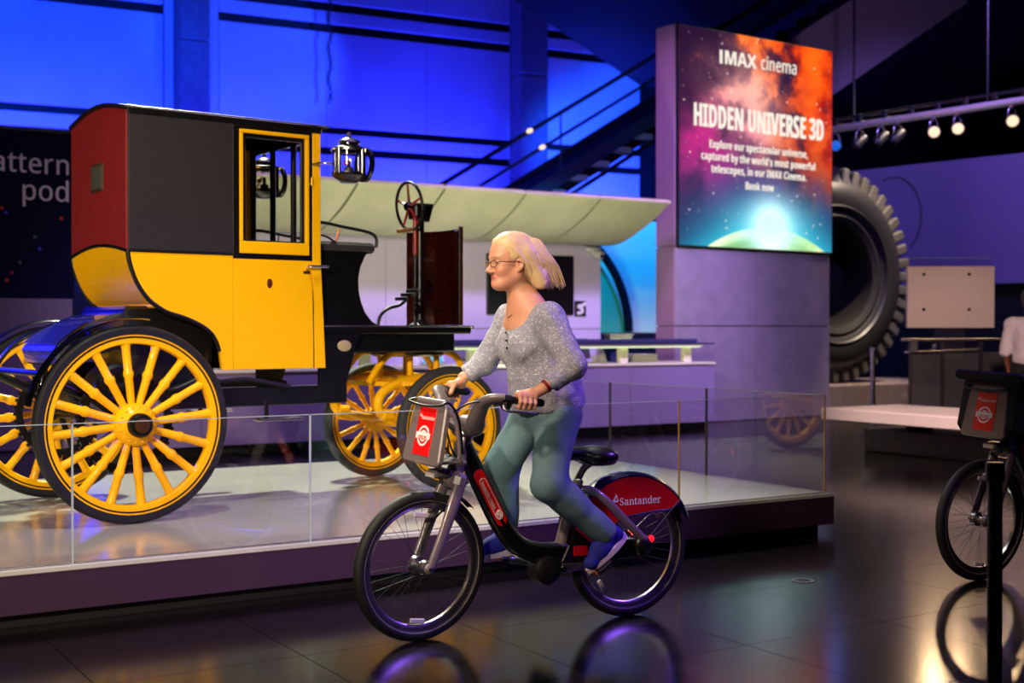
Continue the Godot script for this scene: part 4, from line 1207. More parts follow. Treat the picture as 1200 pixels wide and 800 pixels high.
func make_woman(label: String, at: Vector3, turn: float) -> Node3D:
	var w := thing("person", label, "person", at, turn)
	var H := Transform3D(Basis(Vector3(0, 0, 1), deg_to_rad(-2.0)), Vector3(0.625, 1.664, 0.0))
	# joints
	var Ls := Vector3(0.515, 1.415, -0.155)
	var Le := Vector3(0.475, 1.205, -0.30)
	var Lw := Vector3(0.618, 1.108, -0.285)
	var Rs := Vector3(0.545, 1.41, 0.155)
	var Re := Vector3(0.62, 1.215, 0.275)
	var Rw := Vector3(0.725, 1.14, 0.29)
	var Lg: Vector3 = bars[0]
	var Rg: Vector3 = bars[1]
	var Lh := Vector3(0.43, 0.98, -0.085)
	var Lk := Vector3(0.505, 0.675, -0.135)
	var La := Vector3(0.215, 0.43, -0.142)
	var Rh := Vector3(0.46, 0.985, 0.085)
	var Rk := Vector3(0.603, 0.735, 0.13)
	var Ra := Vector3(0.575, 0.42, 0.142)
	# body: one skin from the crown to the ankles (coarse under the clothes), with finer grids for the head and hands
	var body := MB.new()
	var s := Sdf.new()
	s.cap(Vector3(0.43, 1.0, 0), Vector3(0.5, 1.3, 0), 0.10, 0.095, 0.06)
	s.cap(Rs, Ls, 0.05, 0.05, 0.06)
	s.cap(Vector3(0.525, 1.36, 0), Vector3(0.56, 1.46, 0), 0.09, 0.06, 0.06)
	s.cap(Vector3(0.575, 1.37, -0.05), Vector3(0.575, 1.37, 0.05), 0.055, 0.055, 0.06)
	s.cap(Vector3(0.55, 1.45, 0), Vector3(0.61, 1.595, 0), 0.06, 0.05, 0.04)
	s.cap(Vector3(0.555, 1.495, 0), Vector3(0.572, 1.38, 0), 0.072, 0.05, 0.03)
	s.cap(Vector3(0.54, 1.45, -0.05), Vector3(0.54, 1.45, 0.05), 0.068, 0.068, 0.04)
	for k in [[Ls, Le, 0.044, 0.038], [Le, Lw, 0.036, 0.025], [Rs, Re, 0.044, 0.038], [Re, Rw, 0.036, 0.025], [Lh, Lk, 0.07, 0.05], [Lk, La, 0.048, 0.034], [Rh, Rk, 0.07, 0.05], [Rk, Ra, 0.048, 0.034]]:
		s.cap(k[0], k[1], k[2], k[3], 0.04)
	s.build(Vector3(0.15, 0.36, -0.37), Vector3(0.80, 1.62, 0.37), 0.012, body)
	for k in 2:
		var hs := Sdf.new()
		var wr: Vector3 = Lw if k == 0 else Rw
		var gp: Vector3 = Lg if k == 0 else Rg
		var gd: Vector3 = bars[2 + k]
		hand_sdf(hs, wr, gp, gd, Vector3(0, 0, -1 if k == 0 else 1))
		hs.build(gp - Vector3(0.115, 0.075, 0.07), gp + Vector3(0.105, 0.115, 0.07), 0.0034, body)
	var from := body.v.size()
	var hs2 := Sdf.new()
	head_sdf(hs2, H)
	hs2.cap(Vector3(0.585, 1.53, 0), Vector3(0.61, 1.61, 0), 0.053, 0.05, 0.03)
	hs2.build(Vector3(0.50, 1.535, -0.11), Vector3(0.77, 1.83, 0.11), 0.0036, body)
	tint_face(body, H, from)
	part("body", body, M.skin, w)
	# blouse
	var wr := FastNoiseLite.new()
	wr.seed = 5
	wr.frequency = 9.0
	wr.fractal_octaves = 2
	var b := Sdf.new()
	b.ell(Vector3(0.435, 1.04, 0.0), Vector3(0.168, 0.14, 0.185), 0.06)
	b.ell(Vector3(0.465, 1.17, 0.0), Vector3(0.158, 0.17, 0.172), 0.07)
	b.ell(Vector3(0.505, 1.33, 0.0), Vector3(0.135, 0.13, 0.16), 0.07)
	b.ell(Vector3(0.598, 1.285, -0.07), Vector3(0.058, 0.07, 0.065), 0.06)
	b.ell(Vector3(0.598, 1.285, 0.07), Vector3(0.058, 0.07, 0.065), 0.06)
	b.cap(Ls + Vector3(0, 0.0, 0.0), Rs, 0.066, 0.066, 0.05)
	b.cap(Vector3(0.47, 1.37, -0.06), Vector3(0.47, 1.37, 0.06), 0.09, 0.09, 0.06)
	b.cap(Vector3(0.545, 1.43, 0), Vector3(0.575, 1.50, 0), 0.09, 0.072, 0.03)
	b.cap(Ls, Le, 0.07, 0.058, 0.04)
	b.cap(Le, Le.lerp(Lw, 0.62), 0.056, 0.046, 0.03)
	b.cap(Rs, Re, 0.068, 0.056, 0.04)
	b.cap(Re, Re.lerp(Rw, 0.6), 0.054, 0.044, 0.03)
	b.notch(Vector3(0.575, 1.575, 0.0), Vector3(0.69, 1.375, 0.0), 0.098, 0.02, 0.012)
	b.flat(Vector3(-0.137, -1, 0).normalized(), Vector3(0.43, 1.0, 0))
	var blouse := MB.new()
	b.build(Vector3(0.2, 0.92, -0.40), Vector3(0.80, 1.56, 0.38), 0.0078, blouse, wr, 0.009)
	var bl := part("blouse", blouse, M.blouse, w, "grey blouse with small white dots")
	for i in 3:
		part("button", MB.new().ball(Vector3(0.663 - 0.003 * i, 1.352 - 0.035 * i, -0.02), Vector3(0.005, 0.006, 0.006), Basis(), 8, 6), M.black, bl)
	for k in 2:   # turned cuffs
		var e0: Vector3 = Le if k == 0 else Re
		var e1: Vector3 = Lw if k == 0 else Rw
		var d := (e1 - e0).normalized()
		var c := e0.lerp(e1, 0.64 if k == 0 else 0.72)
		part("cuff", MB.new().tube([c - d * 0.03, c - d * 0.02, c + d * 0.012, c + d * 0.018, c + d * 0.012], [0.036, 0.0475, 0.048, 0.044, 0.036], 20), M.blouse, bl)
	# trousers
	var t := Sdf.new()
	t.ell(Vector3(0.425, 0.985, 0), Vector3(0.135, 0.11, 0.165), 0.05)
	t.cap(Lh, Lk, 0.098, 0.080, 0.05)
	t.cap(Lk, La, 0.080, 0.062, 0.03)
	t.cap(Rh, Rk, 0.098, 0.078, 0.05)
	t.cap(Rk, Ra, 0.078, 0.058, 0.03)
	t.flat((La - Lk).normalized(), La.lerp(Lk, -0.06))
	var wt := FastNoiseLite.new()
	wt.seed = 11
	wt.frequency = 6.0
	wt.fractal_octaves = 2
	var trous := MB.new()
	t.build(Vector3(0.1, 0.36, -0.27), Vector3(0.74, 1.11, 0.27), 0.0095, trous, wt, 0.006)
	part("trousers", trous, M.jeans, w, "teal grey trousers")
	# shoes
	for k in 2:
		var R: Transform3D
		if k == 0:
			R = Transform3D(Basis(Vector3(0, 0, 1), deg_to_rad(-38.0)), Vector3(0.158, 0.366, -0.147))
		else:
			R = Transform3D(Basis(Vector3(0, 0, 1), deg_to_rad(-4.0)), Vector3(0.575, 0.318, 0.147))
		var up := MB.new()
		var so := MB.new()
		shoe_sdf(R, up, so)
		var sh := part("shoe", up, M.shoe, w, "blue canvas shoe with a pale sole")
		part("sole", so, M.sole, sh)
		for i in 4:
			var x := 0.045 + 0.018 * i
			var y := 0.113 - 0.011 * i
			part("lace", MB.new().tube([R * Vector3(x, y - 0.016, -0.025), R * Vector3(x, y, 0), R * Vector3(x, y - 0.016, 0.025)], 0.003, 6), M.shoe_lace, sh)
	# hair: a cap drawn back over the ears into a shoulder-length fall
	var h := Sdf.new()
	var P := func(x: float, y: float, z: float) -> Vector3: return H * Vector3(x, y, z)
	h.ell(P.call(-0.022, 0.055, 0), Vector3(0.105, 0.092, 0.087), 0.03)
	h.ell(P.call(0.02, 0.088, 0), Vector3(0.062, 0.045, 0.07), 0.03)
	h.cap(P.call(-0.06, 0.03, 0), P.call(-0.15, -0.065, 0), 0.078, 0.058, 0.04)
	h.cap(P.call(-0.06, 0.03, -0.062), P.call(-0.115, -0.09, -0.066), 0.03, 0.034, 0.04)
	h.cap(P.call(-0.06, 0.03, 0.062), P.call(-0.115, -0.09, 0.066), 0.03, 0.034, 0.04)
	h.cap(P.call(-0.14, -0.05, -0.03), P.call(-0.215, -0.105, -0.025), 0.05, 0.022, 0.03)
	h.cap(P.call(-0.14, -0.05, 0.03), P.call(-0.225, -0.1, 0.025), 0.05, 0.02, 0.03)
	h.ell(P.call(0.095, -0.01, 0), Vector3(0.062, 0.098, 0.09), 0.012, Basis(Vector3(0, 0, 1), -0.1), true)
	for z in [-1.0, 1.0]:
		h.ell(P.call(0.0, -0.014, z * 0.09), Vector3(0.03, 0.036, 0.034), 0.01, Basis(), true)
	h.flat(Vector3(-0.2, -1, 0).normalized(), P.call(-0.12, -0.118, 0))
	var hn := FastNoiseLite.new()
	hn.seed = 3
	hn.frequency = 22.0
	hn.fractal_octaves = 2
	var hair := MB.new()
	h.build(Vector3(0.34, 1.48, -0.14), Vector3(0.76, 1.84, 0.14), 0.006, hair, hn, 0.0025)
	var hr := part("hair", hair, M.hair, w, "pale blonde shoulder-length hair")
	var rg := RandomNumberGenerator.new()
	rg.seed = 21
	var locks := MB.new()
	for i in 190:
		var sd := -1.0 if i % 2 == 0 else 1.0
		var f := rg.randf()
		var x0 := lerpf(0.06, -0.1, f)
		var k := rg.randf_range(0.97, 1.03)
		var pts: Array = []
		var tip := Vector3(lerpf(-0.085, -0.24, clampf(f + rg.randf_range(-0.2, 0.25), 0, 1)), rg.randf_range(-0.125, -0.09), sd * rg.randf_range(0.02, 0.075))
		var pts0: Array = [Vector3(x0, 0.132 - absf(x0 + 0.01) * 0.35, sd * 0.012), Vector3(x0 - 0.02, 0.115 - absf(x0 + 0.02) * 0.2, sd * 0.056), Vector3(x0 - 0.045, 0.05, sd * 0.087 * (1.0 - 0.8 * absf(x0 + 0.02))), Vector3(lerpf(x0 - 0.07, tip.x, 0.4), -0.02, sd * 0.084), tip]
		for q in pts0:
			pts.append(H * (q * k))
		locks.tube(smooth(pts, 5), [0.0042, 0.0048, 0.005, 0.005, 0.005, 0.005, 0.005, 0.005, 0.005, 0.005, 0.005, 0.005, 0.005, 0.0048, 0.0046, 0.0044, 0.004, 0.0034, 0.0026, 0.0018, 0.0008], 5)
	part("locks", locks, M.hair, hr).set_meta("kind", "stuff")
	# glasses
	var gl := MB.new()
	for z in [-1.0, 1.0]:
		var ring: Array = []
		for i in 24:
			var a := TAU * i / 24
			ring.append(P.call(0.112 - 0.012 * absf(0.03 + 0.022 * cos(a)) / 0.05, -0.001 + 0.0155 * sin(a), z * (0.032 + 0.023 * cos(a))))
		gl.tube(ring, 0.0017, 6, true)
		gl.tube(smooth([P.call(0.1, 0.006, z * 0.056), P.call(0.09, 0.007, z * 0.069), P.call(0.05, 0.007, z * 0.074), P.call(0.0, 0.006, z * 0.08), P.call(-0.015, -0.004, z * 0.08)]), 0.0018, 6)
	gl.tube([P.call(0.108, 0.004, -0.01), P.call(0.112, 0.007, 0), P.call(0.108, 0.004, 0.01)], 0.0017, 6)
	var gs := part("glasses", gl, M.brown_plastic, w, "thin brown framed glasses")
	for z in [-1.0, 1.0]:
		part("glass_lens", MB.new().ball(P.call(0.107, -0.001, z * 0.032), Vector3(0.0015, 0.015, 0.022), H.basis * Basis(Vector3(0, 1, 0), -z * 0.2), 16, 8), M.glass, gs)
	# wristband and necklace
	var d2 := (Lw - Le).normalized()
	var wb := Le.lerp(Lw, 0.9)
	part("wristband", MB.new().tube([wb - d2 * 0.007, wb + d2 * 0.007], 0.0305, 18), M.red_band, w)
	part("necklace", MB.new().tube(smooth([Vector3(0.545, 1.52, -0.06), Vector3(0.60, 1.47, -0.05), Vector3(0.638, 1.425, -0.015), Vector3(0.638, 1.425, 0.015), Vector3(0.60, 1.47, 0.05), Vector3(0.545, 1.52, 0.06)]), 0.002, 5), M.silver, w)
	return w

func make_bystander(at: Vector3, turn: float) -> void:
	# standing, x forward; only a sleeve, the head's edge and a hand reach into the photograph
	var w := thing("person", "standing person in a white shirt and dark trousers at the edge of the bench", "person", at, turn)
	var body := MB.new()
	var s := Sdf.new()
	s.cap(Vector3(0, 1.0, 0), Vector3(0, 1.36, 0), 0.11, 0.11, 0.06)
	s.cap(Vector3(0, 1.42, -0.16), Vector3(0, 1.42, 0.16), 0.06, 0.06, 0.06)
	s.cap(Vector3(0, 1.42, 0), Vector3(0.02, 1.58, 0), 0.06, 0.055, 0.03)
	for z in [-1.0, 1.0]:
		s.cap(Vector3(0, 1.42, z * 0.19), Vector3(-0.03, 1.14, z * 0.25), 0.048, 0.04, 0.03)
		s.cap(Vector3(-0.03, 1.14, z * 0.25), Vector3(0.08, 0.92, z * 0.24), 0.038, 0.027, 0.03)
		s.cap(Vector3(0, 0.95, z * 0.09), Vector3(0.02, 0.5, z * 0.1), 0.08, 0.055, 0.03)
		s.cap(Vector3(0.02, 0.5, z * 0.1), Vector3(-0.02, 0.08, z * 0.1), 0.05, 0.035, 0.03)
	s.build(Vector3(-0.22, 0.04, -0.36), Vector3(0.24, 1.62, 0.36), 0.016, body)
	for z in [-1.0, 1.0]:
		var hs := Sdf.new()
		var wv := Vector3(0.08, 0.92, z * 0.24)
		hs.cap(wv, wv + Vector3(0.03, -0.07, 0), 0.024, 0.026, 0.02)
		for i in 4:
			var q := wv + Vector3(0.055 - 0.021 * i, -0.1, 0)
			hs.cap(q, q + Vector3(0.012, -0.04, -z * 0.008), 0.0095, 0.009, 0.006)
			hs.cap(q + Vector3(0.012, -0.04, -z * 0.008), q + Vector3(0.005, -0.07, -z * 0.025), 0.009, 0.0075, 0.005)
		hs.cap(wv + Vector3(0.04, -0.03, -z * 0.01), wv + Vector3(0.07, -0.075, -z * 0.025), 0.012, 0.0095, 0.012)
		hs.build(wv - Vector3(0.09, 0.2, 0.08), wv + Vector3(0.13, 0.06, 0.08), 0.0045, body)
	var H := Transform3D(Basis(), Vector3(0.02, 1.66, 0))
	var from := body.v.size()
	var hd := Sdf.new()
	head_sdf(hd, H)
	hd.build(Vector3(-0.13, 1.53, -0.11), Vector3(0.17, 1.82, 0.11), 0.006, body)
	tint_face(body, H, from)
	part("body", body, M.skin_brown, w)
	var b := Sdf.new()
	b.ell(Vector3(0, 1.06, 0), Vector3(0.14, 0.15, 0.18), 0.06)
	b.ell(Vector3(0, 1.28, 0), Vector3(0.14, 0.2, 0.19), 0.06)
	b.cap(Vector3(0, 1.43, -0.16), Vector3(0, 1.43, 0.16), 0.075, 0.075, 0.05)
	for z in [-1.0, 1.0]:
		b.cap(Vector3(0, 1.42, z * 0.19), Vector3(-0.03, 1.12, z * 0.25), 0.075, 0.06, 0.04)
	b.flat(Vector3(0, -1, 0), Vector3(0, 0.98, 0))
	b.ell(Vector3(0.03, 1.55, 0), Vector3(0.075, 0.07, 0.075), 0.01, Basis(), true)
	var sm := MB.new()
	var wr := FastNoiseLite.new()
	wr.frequency = 9.0
	b.build(Vector3(-0.24, 0.92, -0.38), Vector3(0.26, 1.58, 0.38), 0.014, sm, wr, 0.012)
	part("shirt", sm, M.white_cloth, w)
	var t := Sdf.new()
	t.ell(Vector3(0, 0.98, 0), Vector3(0.125, 0.12, 0.17), 0.05)
	for z in [-1.0, 1.0]:
		t.cap(Vector3(0, 0.95, z * 0.09), Vector3(0.02, 0.5, z * 0.1), 0.1, 0.08, 0.04)
		t.cap(Vector3(0.02, 0.5, z * 0.1), Vector3(-0.02, 0.1, z * 0.1), 0.08, 0.07, 0.03)
	var tm := MB.new()
	t.build(Vector3(-0.2, 0.0, -0.28), Vector3(0.2, 1.12, 0.28), 0.016, tm)
	part("trousers", tm, M.dark_cloth, w)
	var h := Sdf.new()
	h.ell(H * Vector3(-0.02, 0.055, 0), Vector3(0.104, 0.092, 0.083), 0.03)
	h.ell(H * Vector3(0.095, -0.02, 0), Vector3(0.062, 0.1, 0.09), 0.012, Basis(), true)
	h.flat(Vector3(0.2, -1, 0).normalized(), H * Vector3(-0.06, -0.05, 0))
	var hm := MB.new()
	h.build(Vector3(-0.16, 1.56, -0.12), Vector3(0.16, 1.84, 0.12), 0.009, hm)
	part("hair", hm, M.dark_hair, w)
	for z in [-0.1, 0.1]:
		var up := MB.new()
		var so := MB.new()
		shoe_sdf(Transform3D(Basis(), Vector3(-0.02, 0.0, z)), up, so)
		var sh := part("shoe", up, M.dark_cloth, w)
		part("sole", so, M.black, sh)

# ------------------------------------------------------------------ materials
var M: Dictionary = {}
var bars: Array = []

func make_materials() -> void:
	M.yellow = coat(Color(1.0, 0.73, 0.0), 0.45, 0.15)
	M.yellow.clearcoat = 0.25
	M.yellow.metallic_specular = 0.3
	M.black = mk(Color(0.02, 0.02, 0.022), 0.4)
	M.black_paint = coat(Color(0.018, 0.017, 0.022), 0.4, 0.12)
	M.gloss_black = coat(Color(0.02, 0.02, 0.03), 0.25, 0.04)
	M.lamp_black = coat(Color(0.02, 0.018, 0.018), 0.3, 0.08)
	M.rubber = mk(Color(0.05, 0.05, 0.055), 0.6)
	M.old_rubber = mk(Color(0.2, 0.2, 0.2), 0.7)
	M.leather = grain(mk(Color(0.12, 0.085, 0.11), 0.65), 0.05, 6.0, 2.0, 4)
	M.red_leather = grain(mk(Color(0.5, 0.075, 0.09), 0.6), 0.05, 6.0, 2.0, 7)
	M.roof = mk(Color(0.08, 0.075, 0.08), 0.45)
	M.cushion = mk(Color(0.2, 0.19, 0.2), 0.5)  # grey sheen of the lit seat top put into the colour
	M.silver = mk(Color(0.82, 0.8, 0.78), 0.22, 1.0)
	M.alloy = mk(Color(0.72, 0.7, 0.72), 0.3, 1.0)
	M.iron = mk(Color(0.16, 0.15, 0.16), 0.45, 0.6)
	M.brass = mk(Color(0.75, 0.55, 0.25), 0.3, 1.0)
	M.bronze = mk(Color(0.42, 0.28, 0.17), 0.4, 0.8)
	M.bronze_dark = mk(Color(0.22, 0.17, 0.08), 0.5)
	M.copper = mk(Color(0.75, 0.45, 0.28), 0.35, 0.8)
	M.pale_brass = mk(Color(0.8, 0.7, 0.55), 0.4, 0.3)
	M.wood = mk(Color(0.55, 0.36, 0.2), 0.5)
	M.red_gloss = coat(Color(0.6, 0.05, 0.04), 0.35, 0.1)
	M.crest_red = mk(Color(0.35, 0.05, 0.03), 0.5)
	M.brown_gloss = coat(Color(0.5, 0.2, 0.12), 0.16, 0.03)
	M.brown_gloss.metallic = 0.9
	M.cover_grey = coat(Color(0.20, 0.20, 0.24), 0.25, 0.04)
	M.post_brown = coat(Color(0.10, 0.07, 0.07), 0.3, 0.1)
	M.column = coat(Color(0.03, 0.03, 0.06), 0.3, 0.08)
	M.pane = mk(Color(0.05, 0.05, 0.06, 0.02), 0.02)
	M.pane.transparency = BaseMaterial3D.TRANSPARENCY_ALPHA
	M.glass = mk(Color(0.05, 0.06, 0.06, 0.02), 0.02)
	M.glass.transparency = BaseMaterial3D.TRANSPARENCY_ALPHA
	M.dull_glass = mk(Color(0.3, 0.3, 0.27), 0.2)
	M.glass_edge = mk(Color(0.62, 0.68, 0.66), 0.25, 0.0, 0.8)
	# bicycle
	M.tyre = mk(Color(0.035, 0.033, 0.036), 0.65)
	M.pale_band = mk(Color(0.55, 0.5, 0.5), 0.5)
	M.spoke = mk(Color(0.12, 0.12, 0.13), 0.5, 0.3)
	M.mauve = coat(Color(0.43, 0.38, 0.40), 0.42, 0.15)
	M.mauve_gloss = coat(Color(0.36, 0.3, 0.34), 0.3, 0.06)
	M.gunmetal = mk(Color(0.46, 0.42, 0.425), 0.4, 0.3)
	M.gunmetal_dark = mk(Color(0.08, 0.075, 0.08), 0.5, 0.3)
	M.frame_black = coat(Color(0.02, 0.018, 0.022), 0.35, 0.1)
	M.navy_gloss = coat(Color(0.025, 0.03, 0.15), 0.3, 0.06)
	M.saddle = mk(Color(0.04, 0.038, 0.045), 0.35)
	M.sticker_red = mk(Color(0.72, 0.02, 0.05), 0.4)
	M.sign_red = mk(Color(0.85, 0.03, 0.05), 0.35)
	M.white_print = mk(Color(0.9, 0.88, 0.88), 0.4)
	M.reflector = mk(Color(0.75, 0.72, 0.74), 0.25)
	M.amber = mk(Color(0.85, 0.4, 0.03), 0.3)
	M.rear_light = glow(Color(1.0, 0.06, 0.08), 2.2)
	M.bag = grain(mk(Color(0.025, 0.025, 0.03), 0.7), 0.08, 8.0, 2.0, 9)
	# people
	M.skin = mk(Color.WHITE, 0.5)
	M.skin.vertex_color_use_as_albedo = true
	M.skin.subsurf_scatter_enabled = true
	M.skin.subsurf_scatter_strength = 0.15
	M.skin_brown = mk(Color(0.62, 0.5, 0.42), 0.5)
	M.skin_brown.vertex_color_use_as_albedo = true
	M.hair = grain(mk(Color(0.82, 0.70, 0.52), 0.42), 0.06, 10.0, 3.0, 12)
	M.hair.rim_enabled = true
	M.hair.rim = 0.3
	M.dark_hair = mk(Color(0.03, 0.025, 0.025), 0.5)
	M.blouse = dotted()
	M.jeans = grain(mottled(Color(0.34, 0.47, 0.50), Color(0.40, 0.53, 0.56), 0.8, 0.03, 3.0, 14, false), 0.12, 7.0, 3.0, 15)
	M.shoe = grain(mk(Color(0.05, 0.10, 0.52), 0.8), 0.15, 12.0, 2.0, 16)
	M.shoe_lace = mk(Color(0.1, 0.16, 0.6), 0.8)
	M.sole = mk(Color(0.8, 0.74, 0.74), 0.6)
	M.white_cloth = mk(Color(0.8, 0.76, 0.8), 0.8)
	M.dark_cloth = mk(Color(0.03, 0.03, 0.04), 0.8)
	M.brown_plastic = mk(Color(0.25, 0.08, 0.04), 0.3)
	M.red_band = mk(Color(0.45, 0.02, 0.08), 0.5)
	# the hall
	M.floor_tile = mottled(Color(0.055, 0.047, 0.05), Color(0.075, 0.066, 0.066), 0.16, 0.02, 0.5, 30)
	M.floor_base = mk(Color(0.05, 0.045, 0.047), 0.2)
	M.plinth_white = mottled(Color(0.66, 0.66, 0.62), Color(0.71, 0.71, 0.67), 0.15, 0.01, 0.4, 31)
	M.plinth_front = mk(Color(0.21, 0.135, 0.21), 0.4)
	M.dark = mk(Color(0.03, 0.03, 0.035), 0.6)
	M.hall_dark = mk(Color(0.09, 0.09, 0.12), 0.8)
	M.soffit = mk(Color(0.06, 0.065, 0.10), 0.75)
	M.cladding = mottled(Color(0.70, 0.70, 0.72), Color(0.80, 0.80, 0.82), 0.7, 0.008, 0.15, 33)
	M.concrete = mottled(Color(0.36, 0.36, 0.38), Color(0.44, 0.44, 0.46), 0.8, 0.02, 0.6, 34)
	M.pillar_grey = mottled(Color(0.48, 0.46, 0.49), Color(0.55, 0.52, 0.55), 0.6, 0.02, 0.5, 35)
	M.white_wall = mk(Color(0.74, 0.70, 0.80), 0.6)
	M.canopy = mottled(Color(0.66, 0.66, 0.52), Color(0.74, 0.73, 0.60), 0.5, 0.012, 0.6, 36)
	M.canopy_edge = mk(Color(0.14, 0.14, 0.12), 0.6)
	M.counter = mk(Color(0.52, 0.46, 0.58), 0.55)
	M.counter_top = mk(Color(0.88, 0.88, 0.72), 0.4)
	M.screen_off = mk(Color(0.012, 0.012, 0.016), 0.3)
	M.grey_plastic = mk(Color(0.22, 0.21, 0.23), 0.5)
	M.dark_plastic = mk(Color(0.06, 0.06, 0.07), 0.4)
	M.white_plastic = mk(Color(0.82, 0.8, 0.8), 0.4)
	M.paper = mk(Color(0.85, 0.84, 0.82), 0.7)
	M.navy_panel = mk(Color(0.02, 0.015, 0.17), 0.8, 0.0, 0.25)
	M.sign_letter = mk(Color(0.85, 0.76, 0.9), 0.6)
	M.plum_wall = mk(Color(0.42, 0.36, 0.46), 0.6)
	M.lavender = mottled(Color(0.50, 0.44, 0.62), Color(0.55, 0.49, 0.66), 0.7, 0.006, 0.2, 37)
	M.big_tyre = mottled(Color(0.09, 0.088, 0.088), Color(0.13, 0.125, 0.12), 0.45, 0.02, 1.2, 38)
	M.sheet_white = mottled(Color(0.78, 0.72, 0.70), Color(0.82, 0.76, 0.74), 0.45, 0.008, 0.8, 39)
	M.bench_white = mk(Color(0.78, 0.74, 0.75), 0.45)
	M.bench_base = mottled(Color(0.40, 0.35, 0.34), Color(0.48, 0.42, 0.40), 0.5, 0.03, 0.8, 40)
	M.chrome = mk(Color(0.75, 0.74, 0.76), 0.25, 1.0)
	M.escalator = mk(Color(0.5, 0.45, 0.52), 0.6)
	M.stair_blue = mk(Color(0.22, 0.23, 0.36), 0.5)
	M.tread = mk(Color(0.75, 0.74, 0.76), 0.6)
	M.brown_steel = mk(Color(0.16, 0.11, 0.10), 0.5)
	M.cyan_panel = mk(Color(0.8, 0.85, 0.85), 0.6)
	M.lens_warm = glow(Color(1.0, 0.86, 0.72), 1.3)
	M.lens_blue = glow(Color(0.05, 0.45, 1.0), 0.7)
	M.lug_lit = mottled(Color(0.19, 0.18, 0.17), Color(0.28, 0.27, 0.25), 0.7, 0.02, 1.2, 41)  # paler lugs: the warm light on them is put into the colour
	M.strip_light = glow(Color(0.9, 1.0, 0.72), 1.6)
	M.wash_blue = glow(Color(0.1, 0.2, 1.0), 2.0)

func dotted() -> StandardMaterial3D:
	var r := RandomNumberGenerator.new()
	r.seed = 77
	var N := 256
	var im := Image.create(N, N, false, Image.FORMAT_RGB8)
	im.fill(Color(0.40, 0.41, 0.46))
	var nb := Image.create(N, N, false, Image.FORMAT_RGB8)
	for y in N:
		for x in N:
			var f := 0.03 * (r.randf() - 0.5)
			im.set_pixel(x, y, Color(0.55 + f, 0.56 + f, 0.62 + f))
	for i in 420:
		var cx := r.randi_range(0, N - 1)
		var cy := r.randi_range(0, N - 1)
		var rad := r.randf_range(1.5, 2.9)
		for dy in range(-4, 5):
			for dx in range(-4, 5):
				if dx * dx + dy * dy * 1.3 < rad * rad:
					im.set_pixel(posmod(cx + dx, N), posmod(cy + dy, N), Color(0.86, 0.86, 0.88))
	var m := mk(Color.WHITE, 0.85)
	m.albedo_texture = ImageTexture.create_from_image(im)
	m.uv1_triplanar = true
	m.uv1_scale = Vector3.ONE * 3.6
	m.rim_enabled = true
	m.rim = 0.2
	return m

